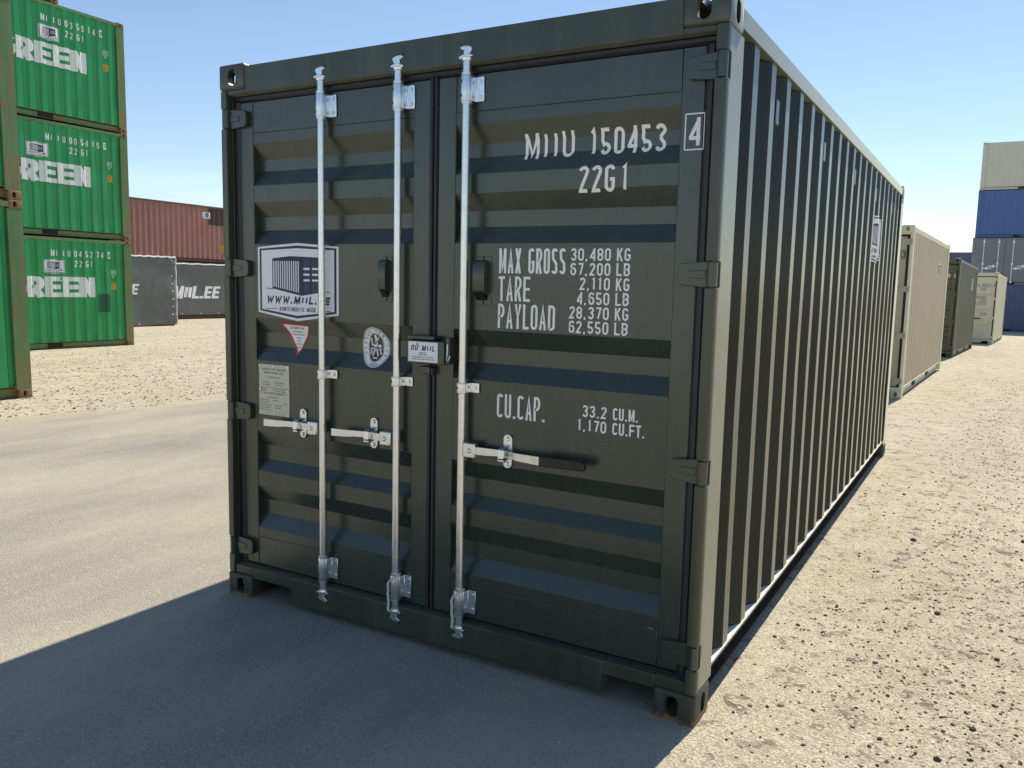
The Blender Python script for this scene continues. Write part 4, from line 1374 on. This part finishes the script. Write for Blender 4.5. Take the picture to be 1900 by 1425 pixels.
oc, dl, dr, pr = container('shipping_container', 'olive green container behind the sand beige one, with white number ending 470', 'containers parked in a row along the yard',
                           (2.41, 21.80), (W, 0), math.radians(-2.9), ('olive', 'olive', 'olive'), doors=True)
white_numbers(dr, '150470', '3', 'white_paint')
p = Print(); hexbadge(p, 4.10, 4.56, 1.85, 2.17, .07)
p.build('company_sticker', ['white_vinyl', 'navy_ink', 'grey_ink'], oc, side_fn(pr), base=.004, eps=.002, ub=side_breaks(pr))
cc, dl, dr, pr = container('shipping_container', 'cream container behind the olive one, with dark number ending 150147', 'containers parked in a row along the yard',
                           (3.30, 32.05), (W, 0), math.radians(-3.0), ('cream', 'cream', 'cream'), doors=True)
white_numbers(dr, '150147', '4', 'grey_ink')

# ---------------------------------------------------------------- stack at the far right end of the yard
FAR = (1.95, 51.0)
fz = -.47
stack = (('navy_blue', 'dull navy blue container, bottom of the tall stack'), ('slate_grey', 'slate grey side-door container with white locking rods, second in the tall stack'),
         ('royal_blue', 'bright blue container, third in the tall stack'), ('off_white', 'off-white container on top of the tall stack'))
for tier, (k, lab) in enumerate(stack):
    loc = (FAR[0] + (.0, -.06, .02, .05)[tier], FAR[1] + (.0, .0, .04, .0)[tier], fz)
    c, _, _, pr = container('shipping_container', lab, 'containers of the tall stack', loc, (W, 0), math.radians(-90), (k, k, k), tier=tier, flat=True)
    if tier == 1:                       # four side-door leaves with locking rods
        for i in range(4):
            y0 = .20 + i * (L20 - .40) / 4
            y1 = y0 + (L20 - .40) / 4 - .02
            m = MB().box(W - .010, W + .012, y0, y1, .17, 2.48)
            leaf = m.build('side_door', k, c, .004)
            for za, zb in ((.30, .62), (.72, 1.28), (1.38, 1.80), (1.90, 2.34)):
                m = MB().box(W + .0125, W + .022, y0 + .10, y1 - .10, za, zb)
                m.build('door_sheet', k, leaf, .006)
            for yy in (y0 + .38, y1 - .30):
                m = MB().cyl((W + .05, yy, .10), (W + .05, yy, 2.50), .022, n=10)
                for z in (.16, 1.15, 2.36):
                    m.box(W + .022, W + .075, yy - .05, yy + .05, z - .05, z + .05)
                m.build('locking_rod', 'white_paint', leaf)
                zz = 1.02 if yy > (y0 + y1) / 2 else .90
                d = -1 if yy > (y0 + y1) / 2 else 1
                m = MB().box(W + .045, W + .065, min(yy, yy + d * .45), max(yy, yy + d * .45), zz - .03, zz + .03)
                m.box(W + .022, W + .085, yy + d * .2 - .05, yy + d * .2 + .05, zz - .08, zz + .08)
                m.build('handle', 'white_paint', leaf)
# far pair beyond the stack
for tier, lab in enumerate(('far blue container on the ground beyond the olive one', 'far blue container on top of another, seen above the olive one')):
    container('shipping_container', lab, None, (-6.2, 66.0, -.60), (W, 0), math.radians(-88), ('navy_blue', 'navy_blue', 'navy_blue'), tier=tier, flat=True, L=L40)

# ---------------------------------------------------------------- loose stones
def stone_shape(q, rough=.35):
    bm = bmesh.new()
    bmesh.ops.create_icosphere(bm, subdivisions=1, radius=1.0)
    for v in bm.verts:
        v.co *= 1 + q.uniform(-rough, rough)
    vs = [tuple(v.co) for v in bm.verts]
    fs = [tuple(v.index for v in f.verts) for f in bm.faces]
    bm.free()
    return vs, fs

def scatter(name, label, n, place, sizes, mix, seed):
    q = random.Random(seed)
    shapes = [stone_shape(q) for _ in range(14)]
    mb = MB()
    for _ in range(n):
        x, y = place(q)
        if x is None:
            continue
        s = sizes(q)
        vs, fs = shapes[q.randrange(14)]
        a = q.uniform(0, 6.283)
        sx, sy, sz = s * q.uniform(.7, 1.3), s * q.uniform(.6, 1.0), s * q.uniform(.4, .75)
        ca, sa = math.cos(a), math.sin(a)
        z = zg(x, y) + sz * .35
        k = q.random()
        m = 0 if k < mix[0] else (1 if k < mix[0] + mix[1] else 2)
        mb.add([(x + ca * u * sx - sa * v * sy, y + sa * u * sx + ca * v * sy, z + w * sz) for u, v, w in vs], fs, m)
    o = mb.build(name, ['crumb_dark', 'stone_tan', 'stone_pale'], None, smooth=0)
    tag(o, label, 'gravel', kind='stuff')

def cluster(x, y):
    return .5 + .5 * math.sin(x * 2.3 + 1.1 * math.sin(y * 1.3)) * math.cos(y * .9 + 1.3 * math.sin(x * 1.7))

def near_place(q):
    for _ in range(8):
        d = q.random() ** 1.6
        y = -1.6 + 17 * d
        x = 2.47 + q.random() * (2.2 + .25 * (y + 2))
        band = math.exp(-((x - 3.25 - .02 * y) / .35) ** 2)
        if q.random() < .06 + .5 * cluster(x, y) ** 2 + .6 * band:
            return x, y
    return None, None
scatter('gravel', 'small dark and pale crumbs strewn over the sandy yard', 24000, near_place, lambda q: .0022 + .0088 * q.random() ** 4.0, (.36, .48, .16), 11)

def left_place(q):
    y = q.uniform(1.0, 26)
    edge = -6.78 + .25 * y
    x = edge + .25 - abs(q.gauss(0, 1)) * (3 + .30 * y)
    return (x, y) if x < edge + .3 else (None, None)
scatter('gravel', 'grey stones strewn over the gravel before the green stacks', 15000, left_place, lambda q: .006 + .015 * q.random() ** 2.6, (.14, .62, .24), 12)

def road_place(q):
    return q.uniform(-6, 2.2), q.uniform(-1.5, 6)
scatter('gravel', 'few tiny pebbles lying on the asphalt', 260, road_place, lambda q: .003 + .006 * q.random() ** 3, (.5, .3, .2), 13)

q = random.Random(21)
big = [(2.62, -.10, .014, 2), (3.02, -.36, .018, 0), (2.60, -.30, .015, 0), (3.32, .55, .020, 0), (3.22, .25, .022, 0), (3.40, 1.28, .021, 0), (3.14, 1.72, .024, 0), (2.93, 3.02, .030, 0), (3.42, .95, .018, 2), (3.62, 1.7, .020, 2), (3.55, 3.4, .026, 0), (3.20, -.10, .017, 0)]
for x, y, s, k in big:
    s *= .68
    vs, fs = stone_shape(q, .3)
    sz = s * .6
    o = MB().add([(u * s, v * s * .8, w * sz) for u, v, w in vs], fs).build('stone', ('crumb_dark', 'stone_tan', 'stone_pale')[k], None, smooth=0)
    o.location = (x, y, zg(x, y) + sz * .5)
    o.rotation_euler = (0, 0, q.uniform(0, 6))
    if k == 0:
        tag(o, 'dark asphalt lump lying on the sandy ground beside the container', 'stone', 'dark lumps on the sand')
    else:
        tag(o, 'pale stone lying on the sandy ground beside the container', 'stone', 'pale stones on the sand')
